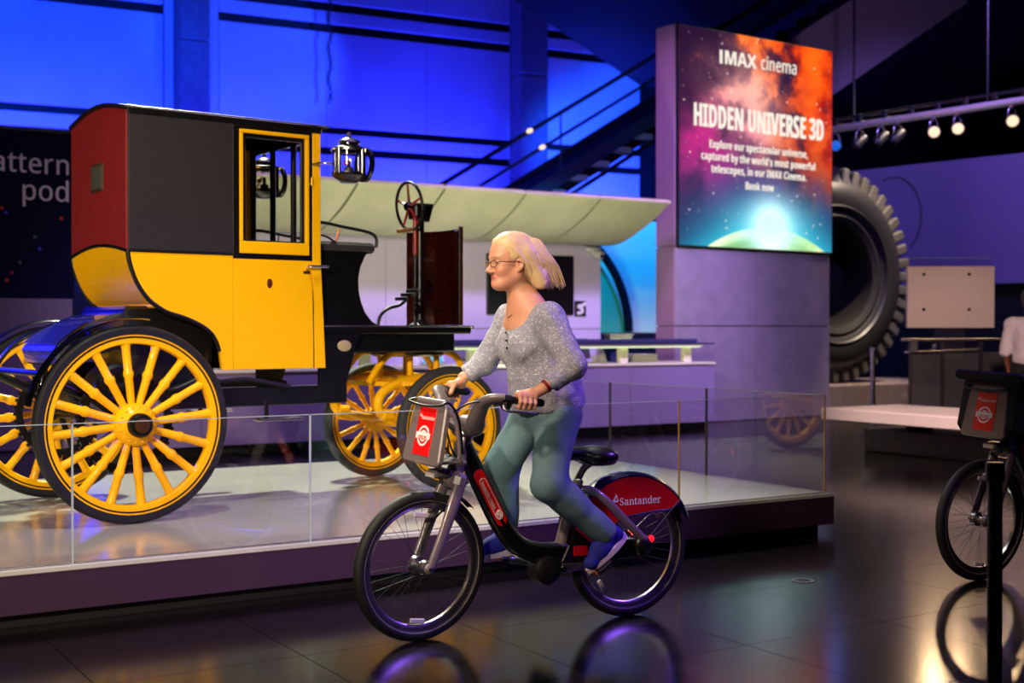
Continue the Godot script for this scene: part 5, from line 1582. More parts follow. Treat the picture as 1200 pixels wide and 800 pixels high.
func poster_image() -> ImageTexture:
	var W := 330
	var Ht := 324
	var im := Image.create(W, Ht, false, Image.FORMAT_RGB8)
	var a := FastNoiseLite.new()
	a.seed = 8
	a.frequency = 0.011
	a.fractal_octaves = 5
	a.domain_warp_enabled = true
	a.domain_warp_amplitude = 45.0
	a.domain_warp_frequency = 0.012
	var b := FastNoiseLite.new()
	b.seed = 19
	b.frequency = 0.009
	b.fractal_octaves = 5
	b.fractal_type = FastNoiseLite.FRACTAL_RIDGED
	b.domain_warp_enabled = true
	b.domain_warp_amplitude = 35.0
	for y in Ht:
		var v := (y + 0.5) / Ht
		for x in W:
			var u := (x + 0.5) / W
			var n := a.get_noise_2d(x, y) * 1.4
			var f := clampf(b.get_noise_2d(x, y) * 0.5 + 0.5, 0, 1)
			var c := Color(0.13, 0.05, 0.16)
			var warm := smoothstep(0.38, 0.80, u + n * 0.45 + 0.12 * (0.4 - v)) * smoothstep(0.92, 0.58, v + n * 0.1)
			c = c.lerp(Color(0.95, 0.26, 0.02).lerp(Color(0.55, 0.06, 0.05), f), warm)
			c = c.lerp(Color(0.98, 0.40, 0.05), clampf(warm * (n + 0.35) * 0.9, 0, 0.8))
			var pk := exp(-(pow((u - 0.42) / 0.24, 2) + pow((v - 0.36) / 0.25, 2)))
			c = c.lerp(Color(0.98, 0.68, 0.60), clampf(pk * (1.0 + n * 0.8), 0, 0.95))
			var mg := exp(-(pow((u - 0.18) / 0.26, 2) + pow((v - 0.58) / 0.2, 2)))
			c = c.lerp(Color(0.75, 0.12, 0.45), clampf(mg * (0.95 + n * 0.8), 0, 0.9))
			var vi := exp(-(pow((u - 0.6) / 0.4, 2) + pow((v - 0.72) / 0.12, 2)))
			c = c.lerp(Color(0.30, 0.10, 0.34), clampf(vi * (0.6 + n), 0, 0.8))
			# the rim of a planet, with light behind it
			var d := Vector2((u - 0.56) * 1.02, v - 1.72).length() - 0.81
			var glowv := exp(-maxf(d, 0.0) * 5.5)
			c = c.lerp(Color(0.02, 0.32, 0.52), clampf(glowv * 0.95, 0, 1))
			c = c.lerp(Color(0.15, 0.62, 0.70), clampf(exp(-maxf(d, 0) * 10.0) * 0.95, 0, 1))
			if d < 0.012:
				var g := clampf(-d / 0.1, 0, 1)
				c = Color(0.88, 0.92, 0.72).lerp(Color(0.42, 0.62, 0.34), smoothstep(0.0, 0.55, g)).lerp(Color(0.55, 0.72, 0.35), clampf(n + 0.3, 0, 0.6))
			var h := exp(-(pow((u - 0.58) / 0.13, 2) + pow((v - 0.90) / 0.12, 2)))
			c = c.lerp(Color(1, 1, 1), clampf(h * 1.6, 0, 1))
			var h2 := exp(-(pow((u - 0.58) / 0.3, 2) + pow((v - 0.88) / 0.14, 2)))
			c = c.lerp(Color(0.5, 0.9, 0.95), clampf(h2 * 0.55, 0, 1))
			im.set_pixel(x, y, c)
	var r := RandomNumberGenerator.new()
	r.seed = 5
	for i in 170:
		var x := r.randi_range(1, W - 3)
		var y := r.randi_range(1, Ht - 3)
		var big := r.randf() < 0.25
		im.set_pixel(x, y, Color(1, 0.95, 0.9))
		if big:
			im.set_pixel(x + 1, y, Color(1, 0.95, 0.9))
			im.set_pixel(x, y + 1, Color(1, 0.95, 0.9))
			im.set_pixel(x + 1, y + 1, Color(1, 0.95, 0.9))
	return ImageTexture.create_from_image(im)

# ------------------------------------------------------------------ the place
func make_plinth() -> void:
	var p := struct("plinth_platform", "low white glossy display platform with mauve fascia under the yellow cab", "platform", null, null)
	var X0 := -3.6
	var X1 := 6.36
	var Z0 := -9.75
	var Z1 := -6.1
	part("platform_top", MB.new().box(Vector3((X0 + X1) / 2, 0.262, (Z0 + Z1) / 2), Vector3(X1 - X0, 0.026, Z1 - Z0), Basis(), 0.004), M.plinth_white, p)
	part("fascia", MB.new().box(Vector3((X0 + X1) / 2, 0.158, (Z0 + Z1) / 2), Vector3(X1 - X0 - 0.01, 0.182, Z1 - Z0 - 0.01), Basis(), 0.003), M.plinth_front, p, "mauve fascia")
	part("toe_recess", MB.new().box(Vector3((X0 + X1) / 2, 0.035, (Z0 + Z1) / 2), Vector3(X1 - X0 - 0.16, 0.07, Z1 - Z0 - 0.16), Basis(), 0.0), M.dark, p)
	# glass round the platform: one pane and one clip strip per bay
	var g := thing("glass_barrier", "low clear glass barrier along the front and end of the white platform", "glass barrier", Vector3.ZERO, 0.0)
	var top := 0.275 + 0.65
	var xs: Array = [-3.5, -2.24, -1.02, 0.2, 1.42, 2.61, 3.83, 5.05, 6.3]
	for i in xs.size() - 1:
		var w: float = xs[i + 1] - xs[i] - 0.012
		part("glass_pane", MB.new().box(Vector3((xs[i] + xs[i + 1]) / 2, 0.275 + 0.325, Z1 - 0.04), Vector3(w, 0.65, 0.001), Basis(), 0.0), M.glass, g)
		part("pane_edge", MB.new().box(Vector3((xs[i] + xs[i + 1]) / 2, top + 0.002, Z1 - 0.04), Vector3(w, 0.004, 0.01), Basis(), 0.0), M.glass_edge, g)
		part("pane_joint", MB.new().box(Vector3(xs[i + 1], 0.275 + 0.325, Z1 - 0.04), Vector3(0.008, 0.65, 0.01), Basis(), 0.0), M.glass_edge if i < 6 else M.clip_brass, g)
		part("base_channel", MB.new().box(Vector3((xs[i] + xs[i + 1]) / 2, 0.278, Z1 - 0.04), Vector3(w, 0.006, 0.02), Basis(), 0.001), M.alloy, g)
	var zs: Array = [-6.14, -7.34, -8.55, -9.7]
	for i in zs.size() - 1:
		var w: float = zs[i] - zs[i + 1] - 0.012
		part("glass_pane", MB.new().box(Vector3(6.3, 0.275 + 0.325, (zs[i] + zs[i + 1]) / 2), Vector3(0.001, 0.65, w), Basis(), 0.0), M.glass, g)
		part("pane_edge", MB.new().box(Vector3(6.3, top + 0.002, (zs[i] + zs[i + 1]) / 2), Vector3(0.01, 0.004, w), Basis(), 0.0), M.glass_edge, g)
		part("pane_joint", MB.new().box(Vector3(6.3, 0.275 + 0.325, zs[i + 1]), Vector3(0.014, 0.66, 0.014), Basis(), 0.0), M.grey_plastic, g)

func make_floor() -> void:
	var f := struct("floor", "dark polished stone floor of large square tiles", "floor", MB.new().box(Vector3(14, -0.105, -11), Vector3(64, 0.2, 54), Basis(), 0.0), M.floor_base)
	var meshes: Array = []
	var c := 0.85
	var t := MB.new().box(Vector3(0, -0.02, 0), Vector3(c - 0.004, 0.04, c - 0.004), Basis(), 0.0).mesh()
	var i0 := -2
	for i in range(i0, 14):
		for k in range(0, 16):
			var x := 2.09 + c * (i + 0.5)
			var z := -1.6 - c * (k + 0.5)
			if x < 6.36 and z > -9.7 and z < -6.5:
				continue
			# only the tiles the frame can see, with a margin
			var d := x * 0.53 - z * 0.848
			var xc := x * 0.848 + z * 0.53
			if d < 3.0 or absf(xc / d) > 0.55 or d > 13.5:
				continue
			var o := part("floor_tile", t, M.floor_tile, f)
			o.position = Vector3(x, 0, z)
	var dr := struct("floor_socket", "small round metal floor socket set in the dark tiles", "floor socket", MB.new().lathe([Vector2(0.045, 0.0005), Vector2(0.06, 0.0005), Vector2(0.06, 0.003), Vector2(0.045, 0.003)], Vector3.ZERO, Basis(), 28, 0, TAU, true), M.alloy, Vector3(5.02, 0, -5.05))
	dr.set_meta("kind", "thing")

func make_back_wall() -> void:
	var at := Vector3(17.49, 0, -27.98)
	var w := struct("wall_back", "tall back wall of pale panels washed in blue light with dark slots", "wall", null, null, at, -4.7)
	part("backing", MB.new().box(Vector3(0, 6, -0.35), Vector3(60, 12.4, 0.3), Basis(), 0.0), M.dark, w)
	# rows of cladding between dark slots; columns stand between the bays
	var rows: Array = [[0.0, 5.56], [5.75, 6.06], [6.24, 8.48], [8.70, 8.99], [9.21, 12.0]]
	var bays: Array = [[-24, -16.6], [-16.6, -12.6], [-12.6, -8.86], [-7.6, -5.0], [-5.0, -2.4], [-2.4, -0.05], [0.98, 2.05], [2.05, 3.9]]
	for b in bays:
		for r in rows:
			part("wall_panel", MB.new().box(Vector3((b[0] + b[1]) / 2, (r[0] + r[1]) / 2, -0.06), Vector3(b[1] - b[0] - 0.012, r[1] - r[0], 0.12), Basis(), 0.01), M.cladding, w)
	for k in [[-8.62, -7.93], [-0.04, 0.76]]:
		var x: float = (k[0] + k[1]) / 2
		var wd: float = k[1] - k[0]
		for h in 5:
			part("column_block", MB.new().box(Vector3(x, 1.35 + 2.6 * h, 0.2), Vector3(wd, 2.59, 0.7), Basis(), 0.03), M.concrete, w)
	part("column_reveal", MB.new().box(Vector3(-8.74, 6, 0.02), Vector3(0.2, 12, 0.1), Basis(), 0.01), M.cladding, w)
	part("column_reveal", MB.new().box(Vector3(-7.76, 6, 0.02), Vector3(0.26, 12, 0.1), Basis(), 0.01), M.cladding, w)
	part("column_reveal", MB.new().box(Vector3(0.87, 6, 0.02), Vector3(0.2, 12, 0.1), Basis(), 0.01), M.cladding, w)
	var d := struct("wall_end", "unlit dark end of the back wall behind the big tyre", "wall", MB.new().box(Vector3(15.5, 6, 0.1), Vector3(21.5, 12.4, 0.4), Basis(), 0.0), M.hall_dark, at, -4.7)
	# hanging chain
	var ch := thing("hanging_chain", "long dark chain hanging in front of the blue wall", "chain", at, -4.7)
	var cm := MB.new()
	for i in 44:
		var y := 6.75 + i * 0.1
		var ring: Array = []
		for j in 10:
			var a := TAU * j / 10
			var q := Vector3(0.035 * cos(a), 0.065 * sin(a), 0) if i % 2 == 0 else Vector3(0, 0.065 * sin(a), 0.035 * cos(a))
			ring.append(q.rotated(Vector3(0, 0, 1), 0.35 * sin(i * 1.7)) + Vector3(-5.1 + 0.03 * sin(i * 0.9), y, 0.5))
		cm.tube(ring, 0.016, 5, true)
	part("links", cm, M.iron, ch).set_meta("kind", "stuff")
	part("chain_hanger", MB.new().tube([Vector3(-5.1, 11.1, 0.5), Vector3(-5.1, 12.0, 0.5)], 0.03, 8), M.iron, ch)

func make_shell() -> void:
	struct("ceiling", "dark hall ceiling high above", "ceiling", MB.new().box(Vector3(14, 12.3, -11), Vector3(64, 0.4, 54), Basis(), 0.0), M.hall_dark)
	struct("wall_left", "dark side wall of the hall", "wall", MB.new().box(Vector3(-17.6, 6, -11), Vector3(0.4, 12.4, 54), Basis(), 0.0), M.hall_dark)
	struct("wall_right", "dark far side wall of the hall", "wall", MB.new().box(Vector3(45.8, 6, -11), Vector3(0.4, 12.4, 54), Basis(), 0.0), M.hall_dark)
	struct("wall_front", "dark wall of the hall behind the viewer", "wall", MB.new().box(Vector3(14, 6, 15.8), Vector3(64, 12.4, 0.4), Basis(), 0.0), M.hall_dark)
	struct("wall_rear", "dark wall closing the hall behind the blue cladding", "wall", MB.new().box(Vector3(14, 6, -37.8), Vector3(64, 12.4, 0.4), Basis(), 0.0), M.hall_dark)
	# the mezzanine whose dark soffit cuts across the top of the view
	struct("mezzanine_floor", "dark navy underside of the upper floor above the staircase", "soffit", MB.new().prism(PackedVector2Array([Vector2(10.31, 19.3), Vector2(22.39, 28.46), Vector2(38, 29.5), Vector2(38, -2.0), Vector2(22, -2.0), Vector2(5.5, 9.5)]), 8.0, 8.5, Transform3D(Basis(Vector3(1, 0, 0), Vector3(0, 0, -1), Vector3(0, 1, 0)), Vector3.ZERO)), M.soffit)

func make_stairs() -> void:
	var Z := -21.5
	var s := thing("staircase", "dark blue open staircase rising to the right against the blue wall", "staircase", Vector3(0, 0, Z), 0.0)
	var k := 0.588
	var pl := func(x0: float, x1: float, off0: float, off1: float) -> PackedVector2Array:
		var f := func(x: float) -> float: return 4.12 + k * (x - 13.77)
		return PackedVector2Array([Vector2(x0, f.call(x0) + off0), Vector2(x1, f.call(x1) + off0), Vector2(x1, f.call(x1) + off1), Vector2(x0, f.call(x0) + off1)])
	part("stringer", MB.new().prism(pl.call(9.2, 20.2, -0.32, 0.0), -0.03, 0.03, Transform3D(), 0.004), M.stair_blue, s)
	part("stringer", MB.new().prism(pl.call(9.2, 20.2, -0.32, 0.0), -1.53, -1.47, Transform3D(), 0.004), M.stair_blue, s)
	part("lower_beam", MB.new().prism(pl.call(9.2, 20.2, -0.68, -0.60), -0.05, 0.05, Transform3D(), 0.004), M.brown_steel, s)
	part("lower_beam", MB.new().prism(pl.call(9.2, 20.2, -0.68, -0.60), -1.55, -1.45, Transform3D(), 0.004), M.brown_steel, s)
	part("added_dark_plate", MB.new().prism(pl.call(9.2, 20.2, -0.62, -0.1), -1.45, -0.28, Transform3D(), 0.0), M.dark, s)  # added dark sheet that darkens the gap behind the treads
	for i in 19:
		var x := 9.5 + 0.56 * i
		var y := 4.12 + k * (x - 13.77) - 0.42
		part("tread", MB.new().box(Vector3(x, y, -0.16), Vector3(0.44, 0.12, 0.22), Basis(), 0.01), M.tread, s)
	for o in [1.15, 0.67]:
		part("handrail", MB.new().tube([Vector3(9.2, 4.12 + k * (9.2 - 13.77) + o, 0), Vector3(14, 4.12 + k * 0.23 + o, 0), Vector3(18.2, 4.12 + k * 4.43 + o, 0)], 0.045 if o > 1 else 0.035, 10), M.stair_blue, s)
	for x in [11.2, 14.6, 18.0]:
		var y: float = 4.12 + k * (x - 13.77)
		part("baluster", MB.new().tube([Vector3(x, y - 0.1, 0), Vector3(x, y + 1.15, 0)], 0.02, 8), M.stair_blue, s)
	for q in [[13.82, 1.17], [14.12, 0.69]]:  # pale glowing dots set on the rails
		part("rail_dot", MB.new().ball(Vector3(q[0], 4.12 + k * (q[0] - 13.77) + q[1], 0.05), Vector3(0.085, 0.05, 0.03), Basis(Vector3(0, 0, 1), 0.35), 12, 8), M.lens_warm, s, "small pale glowing dot on the rail")
	# the boxed flight beyond the poster
	var e := thing("escalator", "grey boxed escalator flight rising to the right behind the poster", "escalator", Vector3(0, 0, -17.0), 0.0)
	var f2 := func(x: float) -> float: return 5.65 + 0.587 * (x - 17.54)
	part("casing", MB.new().prism(PackedVector2Array([Vector2(15.1, f2.call(15.1)), Vector2(21.4, f2.call(21.4)), Vector2(21.4, f2.call(21.4) + 1.0), Vector2(20.2, f2.call(20.2) + 1.55), Vector2(15.1, f2.call(15.1) + 1.55)]), -1.3, 0.0, Transform3D(), 0.01), M.escalator, e)
	for i in 9:
		var x := 15.4 + 0.5 * i
		part("step_edge", MB.new().box(Vector3(x, f2.call(x) + 1.68, -0.65), Vector3(0.3, 0.16, 1.2), Basis(), 0.01), M.dark_plastic, e)
	part("balustrade_rail", MB.new().tube([Vector3(13.6, f2.call(13.6) + 2.5, 0), Vector3(18.0, f2.call(18.0) + 2.5, 0)], 0.05, 10), M.dark_plastic, e)
	part("balustrade_rail", MB.new().tube([Vector3(13.6, f2.call(13.6) + 2.05, 0), Vector3(18.0, f2.call(18.0) + 2.05, 0)], 0.035, 10), M.dark_plastic, e)

func make_counter() -> void:
	# the pavilion wall and its upswept canopy
	var pw := struct("wall_pavilion", "lavender-lit white wall of the ticket pavilion under the canopy", "wall", null, null)
	part("wall_slab", MB.new().box(Vector3(7.83, 1.32, -15.98), Vector3(7.28, 2.64, 0.3), Basis(), 0.0), M.white_wall, pw)
	for i in 6:
		var x0 := 4.2 + i * 1.2117
		part("wall_panel", MB.new().box(Vector3(x0 + 0.606, 0.68, -15.82), Vector3(1.205, 1.36, 0.03), Basis(), 0.004), M.white_wall, pw)
		part("wall_panel", MB.new().box(Vector3(x0 + 0.606, 2.01, -15.82), Vector3(1.205, 1.26, 0.03), Basis(), 0.004), M.white_wall, pw)
	var cn := thing("canopy", "long pale curved canopy of seamed panels over the ticket counter", "canopy", Vector3(0, 0, -15.83), 0.0)
	var prof := smooth([Vector3(0, 2.64, 0), Vector3(0.52, 2.645, 0), Vector3(1.2, 2.88, 0), Vector3(1.68, 3.15, 0)], 5)
	for i in 6:
		var x1 := 11.47 - 1.21 * i
		var x0 := x1 - 1.175
		part("canopy_panel", MB.new().sheet(func(u: float, v: float) -> Vector3:
			var q := u * (prof.size() - 1)
			var j := mini(int(q), prof.size() - 2)
			var p: Vector3 = prof[j].lerp(prof[j + 1], q - j)
			return Vector3(lerpf(x0, x1, 1.0 - v), p.y, p.x), 15, 2, 0.05), M.canopy, cn)
	part("front_lip", MB.new().tube([Vector3(4.2, 3.155, 1.69), Vector3(11.47, 3.155, 1.69)], 0.018, 8), M.canopy, cn)
	part("canopy_deck", MB.new().sheet(func(u: float, v: float) -> Vector3:
		var q := u * (prof.size() - 1)
		var j := mini(int(q), prof.size() - 2)
		var p: Vector3 = prof[j].lerp(prof[j + 1], q - j)
		return Vector3(lerpf(4.25, 11.42, 1.0 - v), p.y + 0.03, p.x * 0.985), 12, 2, 0.03), M.canopy_edge, cn)
	# wall screens, small sign, camera
	for x in [9.45, 10.22]:
		var t := thing("wall_screen", "dark blank wall screen %s" % ("left of the pair behind the rider's head" if x < 10 else "right of the pair, beside the small black sign"), "screen", Vector3(x, 2.02, -15.79), 0.0, "blank screens on the pavilion wall")
		part("screen_case", MB.new().box(Vector3(0.36, 0, 0), Vector3(0.74, 0.88, 0.05), Basis(), 0.01), M.dark_plastic, t)
		part("screen_face", MB.new().box(Vector3(0.36, 0, 0.026), Vector3(0.70, 0.84, 0.004), Basis(), 0.001), M.screen_off, t)
	var sg := thing("small_sign", "small square black sign with a white figure beside the dark screens", "sign", Vector3(11.08, 1.68, -15.79), 0.0)
	part("sign_plate", MB.new().box(Vector3.ZERO, Vector3(0.2, 0.23, 0.02), Basis(), 0.004), M.screen_off, sg)
	part("white_figure", MB.new().tube(smooth([Vector3(0.09, 0.08, 0.016), Vector3(0.02, 0.045, 0.016), Vector3(-0.05, 0.03, 0.016), Vector3(0.01, 0.0, 0.016), Vector3(0.03, -0.04, 0.016), Vector3(-0.02, -0.07, 0.016), Vector3(-0.07, -0.065, 0.016)]), 0.026, 8, false, Vector2(1, 0.3), Vector3(1, 0, 0)), M.white_plastic, sg)
	var cam := thing("security_camera", "white security camera under the canopy's end", "camera", Vector3(11.25, 2.55, -15.8), 0.0)
	part("camera_mount", MB.new().box(Vector3(0, 0.02, 0.05), Vector3(0.16, 0.08, 0.1), Basis(), 0.02), M.white_plastic, cam)
	part("camera_body", MB.new().box(Vector3(0.05, -0.05, 0.14), Vector3(0.11, 0.11, 0.24), Basis(Vector3(1, 0, 0), 0.3), 0.02), M.white_plastic, cam)
	part("camera_lens", MB.new().ball(Vector3(0.05, -0.09, 0.26), Vector3(0.035, 0.035, 0.02), Basis(), 12, 8), M.dark_plastic, cam)
	# counter
	var c := thing("ticket_counter", "long lavender-fronted ticket counter with a lit shelf behind the platform", "counter", Vector3(0, 0, -13.37), 0.0)
	var X0 := 3.0
	var X1 := 11.62
	for i in 6:
		var w := (X1 - X0) / 6
		part("front_panel", MB.new().box(Vector3(X0 + w * (i + 0.5), 0.5, -0.02), Vector3(w - 0.006, 0.78, 0.04), Basis(), 0.004), M.counter, c)
	part("carcass", MB.new().box(Vector3((X0 + X1) / 2, 0.5, -0.48), Vector3(X1 - X0 - 0.02, 0.78, 0.86), Basis(), 0.0), M.counter, c)
	part("toe_kick", MB.new().box(Vector3((X0 + X1) / 2, 0.055, -0.5), Vector3(X1 - X0 - 0.1, 0.11, 0.8), Basis(), 0.0), M.dark, c)
	part("worktop", MB.new().box(Vector3((X0 + X1) / 2, 0.905, -0.46), Vector3(X1 - X0 + 0.03, 0.03, 0.96), Basis(), 0.006), M.counter_top, c)
	part("upper_shelf", MB.new().box(Vector3((5.0 + X1) / 2, 1.175, -0.2), Vector3(X1 - 5.0 + 0.06, 0.018, 0.36), Basis(), 0.004), M.stair_blue, c)
	part("shelf_apron", MB.new().box(Vector3((5.0 + X1) / 2 - 0.1, 1.152, -0.2), Vector3(X1 - 5.0 - 0.14, 0.03, 0.33), Basis(), 0.004), M.counter_top, c)
	for x in [5.2, 6.45, 7.9, 9.3, 10.2, 11.28]:
		part("shelf_post", MB.new().box(Vector3(x, 1.034, -0.2), Vector3(0.13, 0.23, 0.09), Basis(), 0.008), M.counter_top, c)
	part("strip_light", MB.new().box(Vector3(8.3, 1.131, -0.12), Vector3(6.3, 0.012, 0.05), Basis(), 0.002), M.strip_light, c)
	part("added_uplight_trough", MB.new().box(Vector3(8.0, 1.19, -0.1), Vector3(6.7, 0.014, 0.12), Basis(), 0.003), M.dark_plastic, c)  # added fitting, there to hide the light that brightens the canopy
	part("added_uplight_trough", MB.new().box(Vector3(8.0, 1.212, -0.045), Vector3(6.7, 0.058, 0.01), Basis(), 0.003), M.stair_blue, c)
	part("added_uplight_tube", MB.new().box(Vector3(8.0, 1.2, -0.13), Vector3(6.6, 0.008, 0.05), Basis(), 0.002), M.strip_light, c)  # added glowing bar inside the trough
	area("strip_light_source", Vector3(8.3, 1.12, -13.49), Vector3(8.3, 0.0, -13.49), Color(0.95, 1.0, 0.78), 1.6, 6.3, 0.05)
	# things on the counter
	var items: Array = [
		["monitor", "dark monitor seen from behind on the counter beside the rider", "monitor", 9.72, "mon"], ["monitor", "wide dark tilted monitor on the counter behind the front wheel", "monitor", 8.15, "mon2"],
		["paper_stack", "stack of white leaflets at the right end of the counter", "paper", 10.78, "stack"], ["cup", "white cup beside the monitor on the counter", "cup", 10.02, "cup"],
		["leaflet_holder", "white leaflet holder between the shelf posts", "holder", 9.98, "holder"], ["keyboard", "pale keyboard lying on the counter", "keyboard", 9.6, "kb"],
		["tablet_display", "small lit tablet showing blue and green on the counter", "tablet", 7.55, "tab"], ["box_file", "pale box on the counter behind the cab's front wheel", "box", 8.75, "box"], ["phone", "blue desk phone under the shelf", "phone", 10.45, "phone"]]
	for it in items:
		var t := thing(it[0], it[1], it[2], Vector3(it[3], 0.92, -13.95), 0.0)
		match it[4]:
			"mon":
				part("monitor_case", MB.new().box(Vector3(0, 0.19, 0), Vector3(0.42, 0.27, 0.035), Basis(Vector3(1, 0, 0), -0.25), 0.012), M.grey_plastic, t)
				part("monitor_foot", MB.new().box(Vector3(0, 0.008, -0.04), Vector3(0.2, 0.016, 0.16), Basis(), 0.005), M.dark_plastic, t)
				part("monitor_neck", MB.new().box(Vector3(0, 0.07, -0.04), Vector3(0.05, 0.13, 0.03), Basis(), 0.005), M.dark_plastic, t)
			"mon2":
				part("monitor_case", MB.new().box(Vector3(0, 0.17, 0), Vector3(0.62, 0.26, 0.04), Basis(Vector3(1, 0, 0), -0.4), 0.015), M.grey_plastic, t)
				part("monitor_foot", MB.new().box(Vector3(0, 0.01, -0.05), Vector3(0.26, 0.02, 0.18), Basis(), 0.006), M.dark_plastic, t)
				part("monitor_neck", MB.new().box(Vector3(0, 0.06, -0.06), Vector3(0.06, 0.12, 0.03), Basis(), 0.005), M.dark_plastic, t)
			"stack":
				for i in 5:
					part("leaflet", MB.new().box(Vector3(0.01 * (i % 2), 0.012 + 0.022 * i, 0.005 * (i % 3)), Vector3(0.42, 0.02, 0.24), Basis(Vector3(0, 1, 0), 0.04 * (i - 2)), 0.003), M.paper, t)
			"cup":
				part("cup_body", MB.new().lathe([Vector2(0, 0), Vector2(0.03, 0), Vector2(0.042, 0.1), Vector2(0.038, 0.1), Vector2(0.028, 0.006), Vector2(0, 0.006)], Vector3.ZERO, Basis(), 20), M.white_plastic, t)
			"holder":
				part("holder_body", MB.new().prism(PackedVector2Array([Vector2(-0.05, 0), Vector2(0.05, 0), Vector2(0.03, 0.06), Vector2(-0.03, 0.22), Vector2(-0.05, 0.22)]), -0.06, 0.06, Transform3D(Basis(), Vector3(0.16, 0, 0)), 0.003), M.white_plastic, t)
			"kb":
				part("keyboard_body", MB.new().box(Vector3(0, 0.012, 0.2), Vector3(0.4, 0.02, 0.14), Basis(), 0.005), M.white_plastic, t)
				var keys := MB.new()
				for i in 12:
					for j in 4:
						keys.box(Vector3(-0.17 + 0.031 * i, 0.025, 0.155 + 0.03 * j), Vector3(0.024, 0.008, 0.022), Basis(), 0.002)
				part("keys", keys, M.paper, t).set_meta("kind", "stuff")
			"tab":
				part("tablet_case", MB.new().box(Vector3(0, 0.08, 0), Vector3(0.34, 0.17, 0.02), Basis(Vector3(1, 0, 0), -0.5), 0.006), M.white_plastic, t)
				part("lit_screen", MB.new().box(Vector3(0, 0.086, 0.01), Vector3(0.28, 0.12, 0.006), Basis(Vector3(1, 0, 0), -0.5), 0.001), M.tablet_glow, t)
			"box":
				part("box_body", MB.new().box(Vector3(0, 0.11, 0), Vector3(0.34, 0.22, 0.26), Basis(), 0.008), M.bench_white, t)
				part("box_lid", MB.new().box(Vector3(0, 0.215, 0), Vector3(0.36, 0.04, 0.28), Basis(), 0.006), M.paper, t)
			"phone":
				part("phone_base", MB.new().prism(PackedVector2Array([Vector2(-0.1, 0), Vector2(0.1, 0), Vector2(0.1, 0.03), Vector2(-0.1, 0.09)]), -0.09, 0.09, Transform3D(), 0.005), M.blue_plastic, t)
				part("handset", MB.new().tube([Vector3(-0.07, 0.1, -0.09), Vector3(-0.07, 0.115, 0), Vector3(-0.07, 0.1, 0.09)], [0.025, 0.015, 0.025], 10), M.blue_plastic, t)
	var bm := thing("till_monitor", "black till monitor standing on the upper shelf in front of the cyan panel", "monitor", Vector3(10.2, 1.186, -13.68), 0.0)
	part("till_case", MB.new().box(Vector3(0.02, 0.062, 0), Vector3(0.36, 0.1, 0.14), Basis(), 0.012), M.dark_plastic, bm)
	part("till_top", MB.new().box(Vector3(0.02, 0.115, 0), Vector3(0.4, 0.014, 0.17), Basis(), 0.004), M.grey_plastic, bm)
	# cyan-lit screen wall beyond the counter
	var cy := struct("wall_cyan", "curved cyan-lit screen wall beyond the end of the counter", "wall", null, null, Vector3(14.0, 0, -20.0))
	part("lit_panel", MB.new().box(Vector3(1.5, 2.4, -0.1), Vector3(3.6, 2.2, 0.1), Basis(), 0.01), M.cyan_panel, cy)
	part("dark_base", MB.new().box(Vector3(1.5, 0.65, 0.2), Vector3(3.8, 1.3, 0.7), Basis(), 0.01), M.navy_panel, cy)
	var ar: Array = []
	for i in 14:
		var a := deg_to_rad(2.0 + 84.0 * i / 13)
		ar.append(Vector3(-0.62 + 1.72 * cos(a), 1.25 + 2.0 * sin(a), 0.12))
	part("dark_arch", MB.new().tube(ar, 0.085, 10), M.navy_panel, cy)
	part("inner_panel", MB.new().prism(arc(-0.62, 1.25, 1.66, 0, 90, 20) + PackedVector2Array([Vector2(-0.62, 1.3)]), 0.0, 0.06, Transform3D(), 0.0), M.teal_panel, cy)

